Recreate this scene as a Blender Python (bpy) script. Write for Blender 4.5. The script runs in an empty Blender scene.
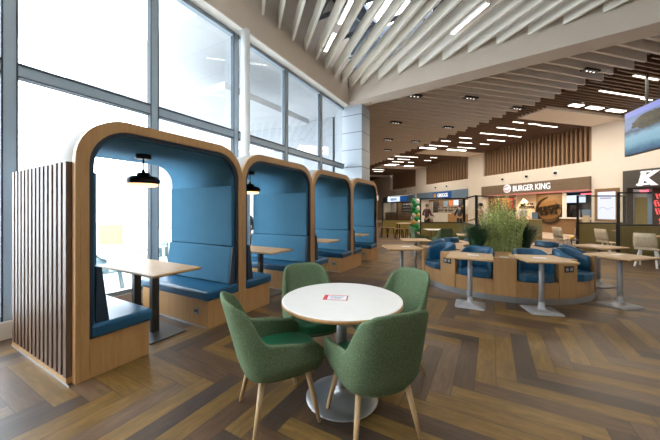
import bpy, math, random
from mathutils import Vector, Matrix
random.seed(7)
C = bpy.context.scene.collection
SC = bpy.context.scene
R = math.radians
PI = math.pi

# ------------------------------------------------------------------ camera, sky, exposure
cam = bpy.data.objects.new('camera', bpy.data.cameras.new('camera'))
C.objects.link(cam)
cam.location = (0, 0, 1.4)
cam.rotation_euler = (R(90), 0, R(29.5))
cam.data.sensor_width = 36
cam.data.lens = 36 * 286 / 660
cam.data.shift_y = -10 / 660
cam.data.clip_end = 300
SC.camera = cam

SC.view_settings.view_transform = 'Standard'
SC.view_settings.look = 'None'
SC.view_settings.gamma = 1
SC.view_settings.use_curve_mapping = False
SC.view_settings.exposure = 0.25
world = bpy.data.worlds.new('overcast_sky')
SC.world = world
world.use_nodes = True
wb = world.node_tree.nodes['Background']
wb.inputs[0].default_value = (0.86, 0.93, 1.0, 1)
wb.inputs[1].default_value = 10.0


def area(name, loc, rot, sx, sy, power, col=(1, 0.87, 0.7), parent=None, spread=180):
    l = bpy.data.lights.new(name, 'AREA')
    l.shape = 'RECTANGLE'
    l.size, l.size_y = sx, sy
    l.energy = power
    l.color = col
    l.spread = R(spread)
    o = bpy.data.objects.new(name, l)
    C.objects.link(o)
    o.location, o.rotation_euler = loc, rot
    o.parent = parent
    return o


# ------------------------------------------------------------------ materials
class NT:
    def __init__(s, name):
        s.m = bpy.data.materials.new(name)
        s.m.use_nodes = True
        s.t = s.m.node_tree
        s.b = s.t.nodes['Principled BSDF']

    def n(s, typ, **kw):
        x = s.t.nodes.new(typ)
        for k, v in kw.items():
            setattr(x, k, v)
        return x

    def set(s, sock, v):
        if hasattr(v, 'is_output'):
            s.t.links.new(v, sock)
        else:
            sock.default_value = v

    def op(s, o, a, b=0.0, c=0.0):
        x = s.n('ShaderNodeMath', operation=o)
        s.set(x.inputs[0], a)
        s.set(x.inputs[1], b)
        s.set(x.inputs[2], c)
        return x.outputs[0]

    def coord(s, scale=(1, 1, 1), kind='Object'):
        tc = s.n('ShaderNodeTexCoord')
        mp = s.n('ShaderNodeMapping')
        mp.inputs['Scale'].default_value = scale
        s.t.links.new(tc.outputs[kind], mp.inputs[0])
        return mp.outputs[0]

    def noise(s, vec, scale, detail=3, rough=0.5):
        x = s.n('ShaderNodeTexNoise')
        s.t.links.new(vec, x.inputs['Vector'])
        x.inputs['Scale'].default_value = scale
        x.inputs['Detail'].default_value = detail
        x.inputs['Roughness'].default_value = rough
        return x.outputs['Fac']

    def ramp(s, fac, stops, interp='LINEAR'):
        x = s.n('ShaderNodeValToRGB')
        x.color_ramp.interpolation = interp
        e = x.color_ramp.elements
        e[0].position, e[0].color = stops[0][0], (*stops[0][1], 1)
        e[1].position, e[1].color = stops[-1][0], (*stops[-1][1], 1)
        for p, c in stops[1:-1]:
            q = e.new(p)
            q.color = (*c, 1)
        s.t.links.new(fac, x.inputs[0])
        return x.outputs[0]

    def mix(s, fac, a, b, mode='MIX'):
        x = s.n('ShaderNodeMix', data_type='RGBA', blend_type=mode)
        s.set(x.inputs['Factor'], fac)
        for k, v in ((6, a), (7, b)):
            s.set(x.inputs[k], v if hasattr(v, 'is_output') else (*v, 1))
        return x.outputs[2]

    def bump(s, h, strength=0.2, dist=0.01):
        x = s.n('ShaderNodeBump')
        x.inputs['Strength'].default_value = strength
        x.inputs['Distance'].default_value = dist
        s.t.links.new(h, x.inputs['Height'])
        s.t.links.new(x.outputs[0], s.b.inputs['Normal'])

    def col(s, v):
        s.set(s.b.inputs['Base Color'], v if hasattr(v, 'is_output') else (*v, 1))

    def p(s, rough=0.5, metal=0.0, spec=0.5):
        s.b.inputs['Roughness'].default_value = rough
        s.b.inputs['Metallic'].default_value = metal
        s.b.inputs['Specular IOR Level'].default_value = spec
        return s


def plain(name, col, rough=0.5, metal=0.0, var=0.06, scale=8, spec=0.5):
    t = NT(name).p(rough, metal, spec)
    f = t.noise(t.coord(), scale)
    t.col(t.ramp(f, [(0.25, tuple(c * (1 - var) for c in col)), (0.75, tuple(min(1, c * (1 + var)) for c in col))]))
    return t.m


def wood(name, a, b, stretch=(14, 14, 1.0), rough=0.45, scale=2.2):
    t = NT(name).p(rough)
    v = t.coord(stretch)
    f = t.noise(v, scale, 4, 0.6)
    g = t.noise(v, scale * 6, 2)
    c = t.ramp(f, [(0.3, a), (0.7, b)])
    c = t.mix(0.25, c, t.ramp(g, [(0.3, tuple(x * 0.75 for x in a)), (0.7, b)]))
    t.col(c)
    return t.m


def fabric(name, a, b, scale=260, rough=0.95, bump=0.35):
    t = NT(name).p(rough, spec=0.15)
    v = t.coord()
    f = t.noise(v, scale, 2, 0.7)
    g = t.noise(v, 5, 2)
    c = t.ramp(f, [(0.32, a), (0.68, b)])
    t.col(t.mix(0.15, c, t.ramp(g, [(0.3, a), (0.7, b)])))
    t.bump(f, bump, 0.003)
    return t.m


def emit(name, col, strength):
    t = NT(name)
    t.col((0.0, 0.0, 0.0))
    t.b.inputs['Emission Color'].default_value = (*col, 1)
    t.b.inputs['Emission Strength'].default_value = strength
    return t.m


def glass(name, tint=(0.97, 0.99, 1.0), gloss=0.06):
    m = bpy.data.materials.new(name)
    m.use_nodes = True
    t = m.node_tree
    t.nodes.remove(t.nodes['Principled BSDF'])
    a = t.nodes.new('ShaderNodeBsdfTransparent')
    a.inputs[0].default_value = (*tint, 1)
    g = t.nodes.new('ShaderNodeBsdfGlossy')
    g.inputs['Roughness'].default_value = 0.02
    x = t.nodes.new('ShaderNodeMixShader')
    x.inputs[0].default_value = gloss
    t.links.new(a.outputs[0], x.inputs[1])
    t.links.new(g.outputs[0], x.inputs[2])
    t.links.new(x.outputs[0], t.nodes['Material Output'].inputs[0])
    return m


def floor_mat():
    t = NT('herringbone_oak_plank').p(0.38, spec=0.36)
    w, n = 0.152, 6
    tc = t.n('ShaderNodeTexCoord')
    sp = t.n('ShaderNodeSeparateXYZ')
    t.t.links.new(tc.outputs['Object'], sp.inputs[0])
    x = t.op('DIVIDE', t.op('ADD', sp.outputs[0], 30 * w * 12 - 0.03), w)
    y = t.op('DIVIDE', t.op('ADD', sp.outputs[1], 30 * w * 12 - 0.799), w)
    i, j = t.op('FLOOR', x), t.op('FLOOR', y)
    s = t.op('FLOORED_MODULO', t.op('SUBTRACT', i, j), 2.0 * n)
    hor = t.op('LESS_THAN', s, n - 0.5)
    idx_h, idy_h = t.op('SUBTRACT', i, s), j
    tt = t.op('SUBTRACT', 2.0 * n - 1, s)
    idx_v, idy_v = i, t.op('SUBTRACT', j, tt)
    inv = t.op('SUBTRACT', 1.0, hor)

    def sel(a, b):
        return t.op('ADD', t.op('MULTIPLY', a, hor), t.op('MULTIPLY', b, inv))
    ix, iy = sel(idx_h, idx_v), sel(idy_h, idy_v)
    lx, ly = t.op('SUBTRACT', x, ix), t.op('SUBTRACT', y, iy)
    along, across = sel(lx, ly), sel(ly, lx)
    cb = t.n('ShaderNodeCombineXYZ')
    t.set(cb.inputs[0], ix)
    t.set(cb.inputs[1], iy)
    t.set(cb.inputs[2], t.op('MULTIPLY', hor, 7.0))
    wn = t.n('ShaderNodeTexWhiteNoise', noise_dimensions='3D')
    t.t.links.new(cb.outputs[0], wn.inputs[0])
    rnd = wn.outputs['Value']
    base = t.ramp(rnd, [(0.0, (0.11, 0.06, 0.03)), (0.18, (0.066, 0.042, 0.028)), (0.36, (0.18, 0.1, 0.028)),
                        (0.54, (0.085, 0.05, 0.029)), (0.68, (0.205, 0.117, 0.034)), (0.82, (0.14, 0.083, 0.046)), (1.0, (0.1, 0.06, 0.036))], 'CONSTANT')
    cv = t.n('ShaderNodeCombineXYZ')
    t.set(cv.inputs[0], t.op('ADD', t.op('MULTIPLY', along, 0.55), t.op('MULTIPLY', rnd, 57.0)))
    t.set(cv.inputs[1], t.op('ADD', t.op('MULTIPLY', across, 3.2), t.op('MULTIPLY', rnd, 31.0)))
    g = t.noise(cv.outputs[0], 1.6, 5, 0.65)
    g2 = t.noise(cv.outputs[0], 0.5, 2)
    c = t.mix(1.0, base, t.ramp(g, [(0.28, (0.62, 0.6, 0.58)), (0.72, (1.25, 1.25, 1.25))]), 'MULTIPLY')
    c = t.mix(1.0, c, t.ramp(g2, [(0.3, (0.78, 0.78, 0.8)), (0.7, (1.15, 1.13, 1.1))]), 'MULTIPLY')
    e1 = t.op('MINIMUM', along, t.op('SUBTRACT', float(n), along))
    e2 = t.op('MINIMUM', across, t.op('SUBTRACT', 1.0, across))
    e = t.op('LESS_THAN', t.op('MINIMUM', e1, e2), 0.014)
    c = t.mix(e, c, (0.035, 0.024, 0.018))
    t.col(c)
    t.bump(g, 0.08, 0.004)
    t.set(t.b.inputs['Roughness'], t.op('ADD', 0.3, t.op('MULTIPLY', g, 0.2)))
    return t.m


def tiles(name, col, sx, sz, joint=(0.25, 0.27, 0.29), rough=0.45, axis='XZ', jw=0.012):
    t = NT(name).p(rough)
    tc = t.n('ShaderNodeTexCoord')
    sp = t.n('ShaderNodeSeparateXYZ')
    t.t.links.new(tc.outputs['Object'], sp.inputs[0])
    ax = {'X': 0, 'Y': 1, 'Z': 2}
    u = t.op('FRACT', t.op('DIVIDE', t.op('ADD', sp.outputs[ax[axis[0]]], 100.0), sx))
    v = t.op('FRACT', t.op('DIVIDE', t.op('ADD', sp.outputs[ax[axis[1]]], 100.0), sz))
    e = t.op('MAXIMUM', t.op('LESS_THAN', u, jw / sx), t.op('LESS_THAN', v, jw / sz))
    f = t.noise(t.coord(), 3)
    c = t.ramp(f, [(0.3, tuple(x * 0.95 for x in col)), (0.7, col)])
    t.col(t.mix(e, c, joint))
    return t.m


M = dict(
    floor=floor_mat(),
    oak=wood('honey_oak_veneer', (0.41, 0.215, 0.078), (0.53, 0.295, 0.115)),
    oak_dark=wood('brown_timber_slat', (0.1, 0.055, 0.033), (0.165, 0.095, 0.055)),
    oak_top=wood('oak_tabletop', (0.46, 0.27, 0.115), (0.6, 0.375, 0.185), (1.5, 14, 14)),
    oak_leg=wood('pale_oak_leg', (0.45, 0.28, 0.13), (0.6, 0.4, 0.21)),
    timber=wood('walnut_batten', (0.13, 0.068, 0.036), (0.22, 0.12, 0.064)),
    recess_batten=wood('tan_timber_batten', (0.26, 0.15, 0.08), (0.36, 0.22, 0.125)),
    timber_panel=wood('walnut_panel', (0.24, 0.14, 0.08), (0.32, 0.19, 0.11)),
    wood_grey=wood('grey_brown_fascia', (0.15, 0.105, 0.07), (0.22, 0.16, 0.11), (1, 10, 14)),
    wood_brown=wood('warm_brown_panel', (0.2, 0.115, 0.05), (0.28, 0.165, 0.08), (1, 10, 14)),
    ply=wood('pale_ply', (0.5, 0.39, 0.25), (0.62, 0.5, 0.34)),
    blue=fabric('petrol_blue_wool', (0.042, 0.13, 0.205), (0.072, 0.19, 0.285)),
    blue_leather=plain('petrol_blue_leather', (0.01, 0.082, 0.165), 0.34, var=0.12, scale=4),
    navy=plain('navy_edge_piping', (0.012, 0.03, 0.055), 0.5),
    green=fabric('moss_green_tweed', (0.05, 0.088, 0.04), (0.19, 0.245, 0.14), 190),
    green_seat=plain('bottle_green_leather', (0.01, 0.13, 0.055), 0.38, var=0.1, scale=5),
    white_laminate=plain('white_laminate', (0.82, 0.81, 0.79), 0.4, var=0.01),
    laminate=plain('ivory_laminate', (0.80, 0.755, 0.69), 0.35, var=0.02),
    steel=plain('brushed_grey_steel', (0.42, 0.42, 0.43), 0.38, 0.85, var=0.04),
    grey=plain('grey_painted_metal', (0.36, 0.35, 0.345), 0.45, 0.3, var=0.03),
    dark_metal=plain('dark_grey_metal', (0.09, 0.088, 0.085), 0.4, 0.5, var=0.05),
    black=plain('black_metal', (0.012, 0.012, 0.013), 0.45, 0.2, var=0.1),
    mullion=plain('blue_grey_aluminium', (0.3, 0.36, 0.41), 0.35, 0.15, var=0.02),
    gasket=plain('dark_gasket', (0.03, 0.04, 0.05), 0.6),
    cream=plain('cream_plaster', (0.62, 0.53, 0.44), 0.85, var=0.02, scale=2),
    white=plain('warm_white_plaster', (0.78, 0.72, 0.645), 0.85, var=0.02, scale=2),
    white_pole=plain('white_gloss_paint', (0.82, 0.82, 0.81), 0.4, var=0.01),
    fin=plain('pale_cream_baffle', (0.82, 0.765, 0.66), 0.7, var=0.02),
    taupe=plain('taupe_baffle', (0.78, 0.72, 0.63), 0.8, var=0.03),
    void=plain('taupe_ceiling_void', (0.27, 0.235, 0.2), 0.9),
    roof=plain('dark_blue_grey_roof_deck', (0.075, 0.09, 0.115), 0.8),
    truss=plain('grey_blue_truss_steel', (0.2, 0.24, 0.29), 0.5, 0.2),
    glass=glass('clear_window_glass'),
    screen_glass=glass('clear_screen_glass', (0.95, 0.96, 0.95), 0.05),
    olive=wood('olive_laminate', (0.23, 0.18, 0.05), (0.29, 0.225, 0.065), (8, 8, 1)),
    tile_pier=tiles('grey_tile_cladding', (0.34, 0.385, 0.43), 50.0, 0.62, (0.06, 0.07, 0.08), jw=0.022),
    cladding=tiles('pale_grey_cladding_panels', (0.27, 0.285, 0.3), 1.6, 0.9, (0.16, 0.17, 0.18), axis='XZ'),
    soffit_tiles=tiles('pale_soffit_panels', (0.45, 0.46, 0.47), 1.2, 1.2, (0.3, 0.31, 0.33), axis='XY'),
    paving=plain('pale_paving', (0.62, 0.62, 0.61), 0.8),
    pale_tile=plain('pale_pink_floor_tile', (0.6, 0.48, 0.39), 0.3, var=0.03),
    warm_wall=plain('peach_plaster', (0.66, 0.5, 0.34), 0.8, var=0.03),
    light=emit('warm_white_diffuser', (1.0, 0.9, 0.76), 5.0),
    light_hot=emit('bright_white_diffuser', (1.0, 0.93, 0.82), 9.0),
    bulb=emit('amber_lamp_glow', (1.0, 0.62, 0.28), 2.2),
    spot=emit('spot_lens', (1.0, 0.95, 0.88), 2.0),
    sign_white=emit('lit_white_letter', (1.0, 0.97, 0.93), 1.05),
    sign_blue=emit('lit_blue_sign', (0.02, 0.13, 0.42), 0.5),
    fascia_blue=plain('slate_blue_fascia', (0.16, 0.25, 0.36), 0.5),
    sign_pale=emit('lit_pale_sign', (0.7, 0.82, 1.0), 1.1),
    gold=plain('gold_square', (0.75, 0.45, 0.04), 0.5),
    pink=plain('pink_strip', (0.55, 0.22, 0.2), 0.5),
    neon=emit('red_neon', (1.0, 0.09, 0.1), 1.6),
    neon_red=emit('red_strip_lamp', (1.0, 0.1, 0.13), 2.5),
    menu=emit('lit_menu_screen', (0.78, 0.8, 1.0), 1.15),
    menu_ink=plain('grey_menu_print', (0.3, 0.27, 0.4), 0.6),
    bronze=plain('dark_bronze', (0.045, 0.028, 0.014), 0.4, 0.3),
    bun=plain('burnt_umber_bun', (0.2, 0.1, 0.03), 0.5),
    dark=plain('charcoal_panel', (0.03, 0.03, 0.032), 0.5),
    charcoal_wood=wood('charcoal_brown_fascia', (0.055, 0.05, 0.045), (0.085, 0.078, 0.068), (1, 10, 14)),
    red=plain('red_print', (0.62, 0.03, 0.05), 0.5),
    paper=plain('white_paper', (0.82, 0.8, 0.78), 0.6, var=0.01),
    orange=plain('orange_poster', (0.5, 0.16, 0.035), 0.5),
    skin=plain('skin', (0.5, 0.3, 0.2), 0.6),
    maroon=plain('maroon_cloth', (0.09, 0.02, 0.035), 0.9),
    black_cloth=plain('black_cloth', (0.02, 0.02, 0.023), 0.9),
    pink_cloth=plain('dusty_pink_cloth', (0.5, 0.24, 0.2), 0.9),
    white_cloth=plain('white_cloth', (0.6, 0.55, 0.5), 0.9),
    mask=plain('pale_blue_mask', (0.3, 0.5, 0.7), 0.9),
    teal_plastic=plain('pale_teal_plastic', (0.17, 0.25, 0.26), 0.45),
    yellow=plain('yellow_sign', (0.95, 0.75, 0.12), 0.5),
    leaf=plain('fresh_green_leaf', (0.44, 0.5, 0.17), 0.55, var=0.4, scale=9),
    leaf_dark=plain('deep_green_blade', (0.028, 0.085, 0.04), 0.5, var=0.35, scale=30),
    soil=plain('dark_soil', (0.03, 0.02, 0.012), 0.95),
    bal_green=plain('green_balloon', (0.02, 0.3, 0.08), 0.25),
    bal_white=plain('white_balloon', (0.85, 0.85, 0.8), 0.25),
    bal_gold=plain('gold_balloon', (0.75, 0.5, 0.1), 0.25),
    socket=plain('brushed_socket_plate', (0.3, 0.3, 0.3), 0.35, 0.7),
)


def translucent_tiles():
    m = M['soffit_tiles'].copy()
    m.name = 'frosted_canopy_panels'
    t = m.node_tree
    tr_ = t.nodes.new('ShaderNodeBsdfTranslucent')
    tr_.inputs[0].default_value = (0.9, 0.93, 0.95, 1)
    x = t.nodes.new('ShaderNodeMixShader')
    x.inputs[0].default_value = 0.75
    t.links.new(t.nodes['Principled BSDF'].outputs[0], x.inputs[1])
    t.links.new(tr_.outputs[0], x.inputs[2])
    t.links.new(x.outputs[0], t.nodes['Material Output'].inputs[0])
    return m


M['canopy_panel'] = translucent_tiles()


def tv_mat():
    t = NT('advert_display')
    t.col((0, 0, 0))
    tc = t.n('ShaderNodeTexCoord')
    sp = t.n('ShaderNodeSeparateXYZ')
    t.t.links.new(tc.outputs['Generated'], sp.inputs[0])
    x, z = sp.outputs[0], sp.outputs[2]
    nz = t.noise(t.coord((2.2, 1, 2.5), 'Generated'), 3.0, 5, 0.7)
    zz = t.op('ADD', z, t.op('MULTIPLY', t.op('SUBTRACT', nz, 0.5), 0.22))
    c = t.ramp(zz, [(0.0, (0.02, 0.08, 0.16)), (0.1, (0.04, 0.16, 0.28)), (0.22, (0.2, 0.42, 0.55)), (0.4, (0.25, 0.47, 0.62)),
                    (0.52, (0.05, 0.09, 0.16)), (0.62, (0.2, 0.3, 0.5)), (1.0, (0.14, 0.22, 0.5))])
    dx = t.op('SUBTRACT', x, 0.36)
    dz = t.op('SUBTRACT', z, 0.68)
    d = t.op('ADD', t.op('MULTIPLY', t.op('MULTIPLY', dx, dx), 14.0), t.op('MULTIPLY', t.op('MULTIPLY', dz, dz), 30.0))
    d = t.op('ADD', d, t.op('MULTIPLY', t.op('SUBTRACT', nz, 0.5), 1.6))
    c = t.mix(t.op('LESS_THAN', d, 0.8), c, t.ramp(nz, [(0.35, (0.012, 0.02, 0.02)), (0.65, (0.08, 0.07, 0.035))]))
    c = t.mix(t.op('GREATER_THAN', z, 0.88), c, (0.25, 0.3, 0.75))
    t.t.links.new(c, t.b.inputs['Emission Color'])
    t.b.inputs['Emission Strength'].default_value = 0.85
    return t.m


M['tv'] = tv_mat()


# ------------------------------------------------------------------ mesh helpers
class MB:
    def __init__(s):
        s.v, s.f, s.sm = [], [], []

    def add(s, vs, fs, smooth=False):
        o = len(s.v)
        s.v += [tuple(p) for p in vs]
        s.f += [tuple(i + o for i in f) for f in fs]
        s.sm += [smooth] * len(fs)
        return s

    def box(s, x0, x1, y0, y1, z0, z1):
        return s.add([(x0, y0, z0), (x1, y0, z0), (x1, y1, z0), (x0, y1, z0), (x0, y0, z1), (x1, y0, z1), (x1, y1, z1), (x0, y1, z1)],
                     [(3, 2, 1, 0), (4, 5, 6, 7), (0, 1, 5, 4), (1, 2, 6, 5), (2, 3, 7, 6), (3, 0, 4, 7)])

    def prism(s, poly, a0, a1, axis='z', poly1=None, smooth=False):
        n = len(poly)
        q = poly1 or poly

        def put(p, a):
            return {'z': (p[0], p[1], a), 'x': (a, p[0], p[1]), 'y': (p[0], a, p[1])}[axis]
        vs = [put(p, a0) for p in poly] + [put(p, a1) for p in q]
        fs = [(i, (i + 1) % n, n + (i + 1) % n, n + i) for i in range(n)]
        s.add(vs, fs, smooth)
        s.add(vs, [tuple(range(n))[::-1], tuple(range(n, 2 * n))])
        return s

    def lathe(s, prof, n=24, cx=0, cy=0, smooth=True, cap=True):
        vs = [(cx + r * math.cos(2 * PI * k / n), cy + r * math.sin(2 * PI * k / n), z) for r, z in prof for k in range(n)]
        m = len(prof)
        fs = [(j * n + k, j * n + (k + 1) % n, (j + 1) * n + (k + 1) % n, (j + 1) * n + k) for j in range(m - 1) for k in range(n)]
        s.add(vs, fs, smooth)
        if cap:
            s.add(vs[:n], [tuple(range(n))[::-1]])
            s.add(vs[-n:], [tuple(range(n))])
        return s

    def tube(s, pts, r, n=8, smooth=True):
        pts = [Vector(p) for p in pts]
        rs = r if isinstance(r, (list, tuple)) else [r] * len(pts)
        vs = []
        for i, p in enumerate(pts):
            d = (pts[min(i + 1, len(pts) - 1)] - pts[max(i - 1, 0)]).normalized()
            u = d.cross(Vector((0, 0, 1)))
            if u.length < 1e-3:
                u = Vector((1, 0, 0))
            u.normalize()
            w = d.cross(u)
            vs += [p + (u * math.cos(2 * PI * k / n) + w * math.sin(2 * PI * k / n)) * rs[i] for k in range(n)]
        m = len(pts)
        s.add(vs, [(j * n + k, j * n + (k + 1) % n, (j + 1) * n + (k + 1) % n, (j + 1) * n + k) for j in range(m - 1) for k in range(n)], smooth)
        s.add(vs[:n], [tuple(range(n))])
        s.add(vs[-n:], [tuple(range(n))[::-1]])
        return s

    def bar(s, a, b, w, h):
        a, b = Vector(a), Vector(b)
        d = (b - a).normalized()
        u = d.cross(Vector((0, 0, 1)))
        if u.length < 1e-3:
            u = Vector((1, 0, 0))
        u.normalize()
        v = d.cross(u)
        vs = [p + u * (w / 2) * i + v * (h / 2) * j for p in (a, b) for i, j in ((-1, -1), (1, -1), (1, 1), (-1, 1))]
        return s.add(vs, [(0, 1, 2, 3), (7, 6, 5, 4), (0, 4, 5, 1), (1, 5, 6, 2), (2, 6, 7, 3), (3, 7, 4, 0)])

    def ball(s, c, rx, ry=None, rz=None, n=12, m=8):
        ry, rz = ry or rx, rz or rx
        vs = [(c[0] + rx * math.sin(PI * j / m) * math.cos(2 * PI * k / n), c[1] + ry * math.sin(PI * j / m) * math.sin(2 * PI * k / n), c[2] + rz * math.cos(PI * j / m))
              for j in range(m + 1) for k in range(n)]
        return s.add(vs, [(j * n + k, (j + 1) * n + k, (j + 1) * n + (k + 1) % n, j * n + (k + 1) % n) for j in range(m) for k in range(n)], True)

    def build(s, name, mat, parent=None, bevel=0.0, sub=0, loc=None, rotz=None, seg=2, fix=True):
        me = bpy.data.meshes.new(name)
        me.from_pydata(s.v, [], s.f)
        me.polygons.foreach_set('use_smooth', s.sm)
        if fix:
            import bmesh
            bm = bmesh.new()
            bm.from_mesh(me)
            bmesh.ops.remove_doubles(bm, verts=bm.verts, dist=1e-5)
            bmesh.ops.recalc_face_normals(bm, faces=bm.faces)
            bm.to_mesh(me)
            bm.free()
        me.materials.append(M[mat] if isinstance(mat, str) else mat)
        o = bpy.data.objects.new(name, me)
        C.objects.link(o)
        if parent:
            o.parent = parent
        if loc is not None:
            o.location = loc
        if rotz is not None:
            o.rotation_euler = (0, 0, rotz)
        if bevel:
            b = o.modifiers.new('bevel', 'BEVEL')
            b.width, b.segments, b.limit_method = bevel, seg, 'ANGLE'
            b.angle_limit = R(40)
        if sub:
            b = o.modifiers.new('sub', 'SUBSURF')
            b.levels = b.render_levels = sub
        return o


def B(*a):
    return MB().box(*a)


def tag(o, label, cat, group=None, kind=None):
    o['label'], o['category'] = label, cat
    if group:
        o['group'] = group
    if kind:
        o['kind'] = kind
    return o


def thing(name, label, cat, loc=(0, 0, 0), rotz=0.0, group=None, kind=None):
    o = bpy.data.objects.new(name, None)
    C.objects.link(o)
    o.location = loc
    o.rotation_euler = (0, 0, rotz)
    o.empty_display_size = 0.1
    return tag(o, label, cat, group, kind)


def struct(o, label=None):
    o['kind'] = 'structure'
    if label:
        o['label'] = label
    return o


def dup(root, loc, rotz=None, label=None):
    kids = {}
    for o in list(C.objects):
        if o.parent:
            kids.setdefault(o.parent.name, []).append(o)

    def cp(o, par):
        c = o.copy()
        C.objects.link(c)
        if par is not None:
            c.parent = par
        for k in kids.get(o.name, []):
            cp(k, c)
        return c
    r = cp(root, None)
    r.location = loc
    if rotz is not None:
        r.rotation_euler = (0, 0, rotz)
    if label:
        r['label'] = label
    return r


def text(name, body, size, mat, parent, loc, rot=(R(90), 0, 0), extrude=0.02, align='LEFT', bold=0.0, shear=0.0, sx=1.0):
    c = bpy.data.curves.new(name, 'FONT')
    c.body = body
    c.size = size
    c.extrude = extrude
    c.align_x = align
    c.offset = bold
    c.shear = shear
    o = bpy.data.objects.new(name, c)
    C.objects.link(o)
    c.materials.append(M[mat])
    o.parent = parent
    o.location, o.rotation_euler = loc, rot
    bpy.context.view_layer.update()
    me = bpy.data.meshes.new_from_object(o.evaluated_get(bpy.context.evaluated_depsgraph_get()))
    bpy.data.objects.remove(o)
    o = bpy.data.objects.new(name, me)
    if not me.materials:
        me.materials.append(M[mat])
    C.objects.link(o)
    o.parent = parent
    o.location, o.rotation_euler = loc, rot
    o.scale = (sx, 1, 1)
    return o


# wall frame of the food court: x along the shopfronts (towards the right), y into the shops
P0 = Vector((4.62, 20.22, 0))
WR = R(-45)


def W(x, y, z=0.0):
    return P0 + Vector((x * 0.70711 + y * 0.70711, -x * 0.70711 + y * 0.70711, z))


def inW(X, Y):
    dx, dy = X - P0.x, Y - P0.y
    return (dx - dy) * 0.70711, (dx + dy) * 0.70711


def wb_(mb, name, mat, label=None, bevel=0.0):
    return struct(mb.build(name, mat, loc=P0, rotz=WR, bevel=bevel), label)


CR = Vector((math.cos(R(29.5)), math.sin(R(29.5)), 0))   # the direction the far screens run in

# ------------------------------------------------------------------ the setting: floor, window wall, atrium
struct(B(-4.66, 16, -6, 60, -0.1, 0).build('floor', 'floor'), 'brown and ochre oak planks laid in herringbone')
wb_(B(-30, 9, -3.6, 4, 0.0, 0.004), 'floor', 'pale_tile', 'pale tiled floor strip in front of the food counters')
struct(B(-40, -4.85, -12, 60, -0.4, -0.12).build('ground', 'paving'), 'pale paved terrace outside the windows')
struct(B(-4.85, -4.57, -6, 9.4, 0, 0.19).build('baseboard_left', 'cream', bevel=0.006), 'cream sill plinth under the tall windows')
XW = -4.66
ys = [-5.6, -3.95, -2.33, -0.68, 1.0, 2.55, 4.19, 5.86, 7.58, 9.22]
HEAD, TR = 5.08, 2.96
for k in range(len(ys) - 1):
    a, b = ys[k], ys[k + 1]
    w = thing('window_%d' % (k + 1), 'tall window bay with grey metal mullion and transom', 'window', (XW, a, 0))
    del w['category']
    w['kind'] = 'structure'
    L = b - a
    m = B(-0.06, 0.06, -0.05, 0.05, 0.19, HEAD)
    m.build('mullion', 'mullion', w, bevel=0.004)
    m = B(-0.03, 0.063, -0.065, -0.05, 0.19, HEAD).box(-0.03, 0.063, 0.05, 0.065, 0.19, HEAD)
    m.build('mullion_gasket', 'gasket', w)
    B(-0.05, 0.06, 0.065, L - 0.065, TR - 0.07, TR + 0.07).build('transom', 'mullion', w)
    B(-0.05, 0.075, 0.065, L - 0.065, TR + 0.055, TR + 0.08).box(-0.05, 0.068, 0.065, L - 0.065, TR - 0.08, TR - 0.065).build('transom_gasket', 'gasket', w)
    B(-0.05, 0.06, 0.065, L - 0.065, HEAD - 0.1, HEAD).build('head_frame', 'mullion', w)
    B(-0.05, 0.06, 0.065, L - 0.065, 0.19, 0.25).build('sill_frame', 'mullion', w)
    B(-0.006, 0.006, 0.065, L - 0.065, 0.25, TR - 0.08).build('pane', 'glass', w)
    B(-0.006, 0.006, 0.065, L - 0.065, TR + 0.08, HEAD - 0.1).build('pane', 'glass', w)
struct(B(-4.85, -4.37, -6, 9.1, HEAD, 8.2).build('wall_left', 'cream'), 'beige bulkhead wall above the tall windows')
struct(B(-4.62, -4.38, -6, 9.1, HEAD - 0.02, HEAD).build('trim_1', 'white'), 'white soffit strip along the window heads')

# tiled pier and the round column
o = struct(B(-4.75, -3.98, 9.3, 10.05, 0, 5.14).build('pillar', 'tile_pier'), 'square pier clad in large blue grey tiles')
o = MB().lathe([(0.092, 0), (0.092, 5.1)], 24, -4.42, 4.27).build('pillar', 'white_pole')
struct(o, 'round white column between the booths and the windows')

# beam across the corner
bx = [(-4.37, 9.06), (9.0, 7.52), (9.0, 8.12), (-3.70, 9.62), (-4.37, 9.62)]
struct(MB().prism(bx, 5.16, 6.25).build('beam', 'cream'), 'deep cream bulkhead beam between the two ceilings')
struct(B(-4.85, -3.7, 9.3, 9.62, 5.14, 6.25).build('beam', 'cream'), 'cream return of the bulkhead beam over the pier')

# atrium roof and trusses: far skylight, plus an unseen opening overhead added for light
roof = MB()
for a in ((-4.9, 12, -6, -0.6), (-4.9, 12, 1.4, 8.55), (-4.9, -3.6, 8.55, 10.2), (-1.7, 12, 8.55, 10.2),
          (-4.9, -3.2, -0.6, 1.4), (4.8, 12, -0.6, 1.4)):
    roof.box(a[0], a[1], a[2], a[3], 8.0, 8.2)
struct(roof.build('roof', 'roof'), 'dark roof deck above the pale ceiling fins')
struct(B(-4.9, 12, 10.2, 10.4, 6.2, 8.2).build('wall_far', 'roof'), 'dark upstand wall above the bulkhead beam')
tr = MB()
for k in range(7):
    y = 2.2 + k * 1.15
    for z in (6.75, 7.6):
        tr.tube([(-4.37, y, z), (12, y - 0.6, z)], 0.05, 6)
    for q in range(11):
        x = -4.2 + q * 1.3
        tr.tube([(x, y, 6.75), (x + 0.65, y, 7.6)], 0.03, 5)
        tr.tube([(x + 0.65, y, 7.6), (x + 1.3, y, 6.75)], 0.03, 5)
for q in range(6):
    tr.tube([(-4.2 + q * 1.6, 2, 7.0), (-3.2 + q * 1.6, 9.8, 7.0)], 0.045, 6)
tag(struct(tr.build('roof_truss', 'truss')), 'grey steel roof truss seen between the pale fins', 'truss')
struct(B(11.8, 12, -6, 14, 0, 8.2).build('wall_right', 'taupe'), 'plain wall closing the right of the hall')
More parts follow.
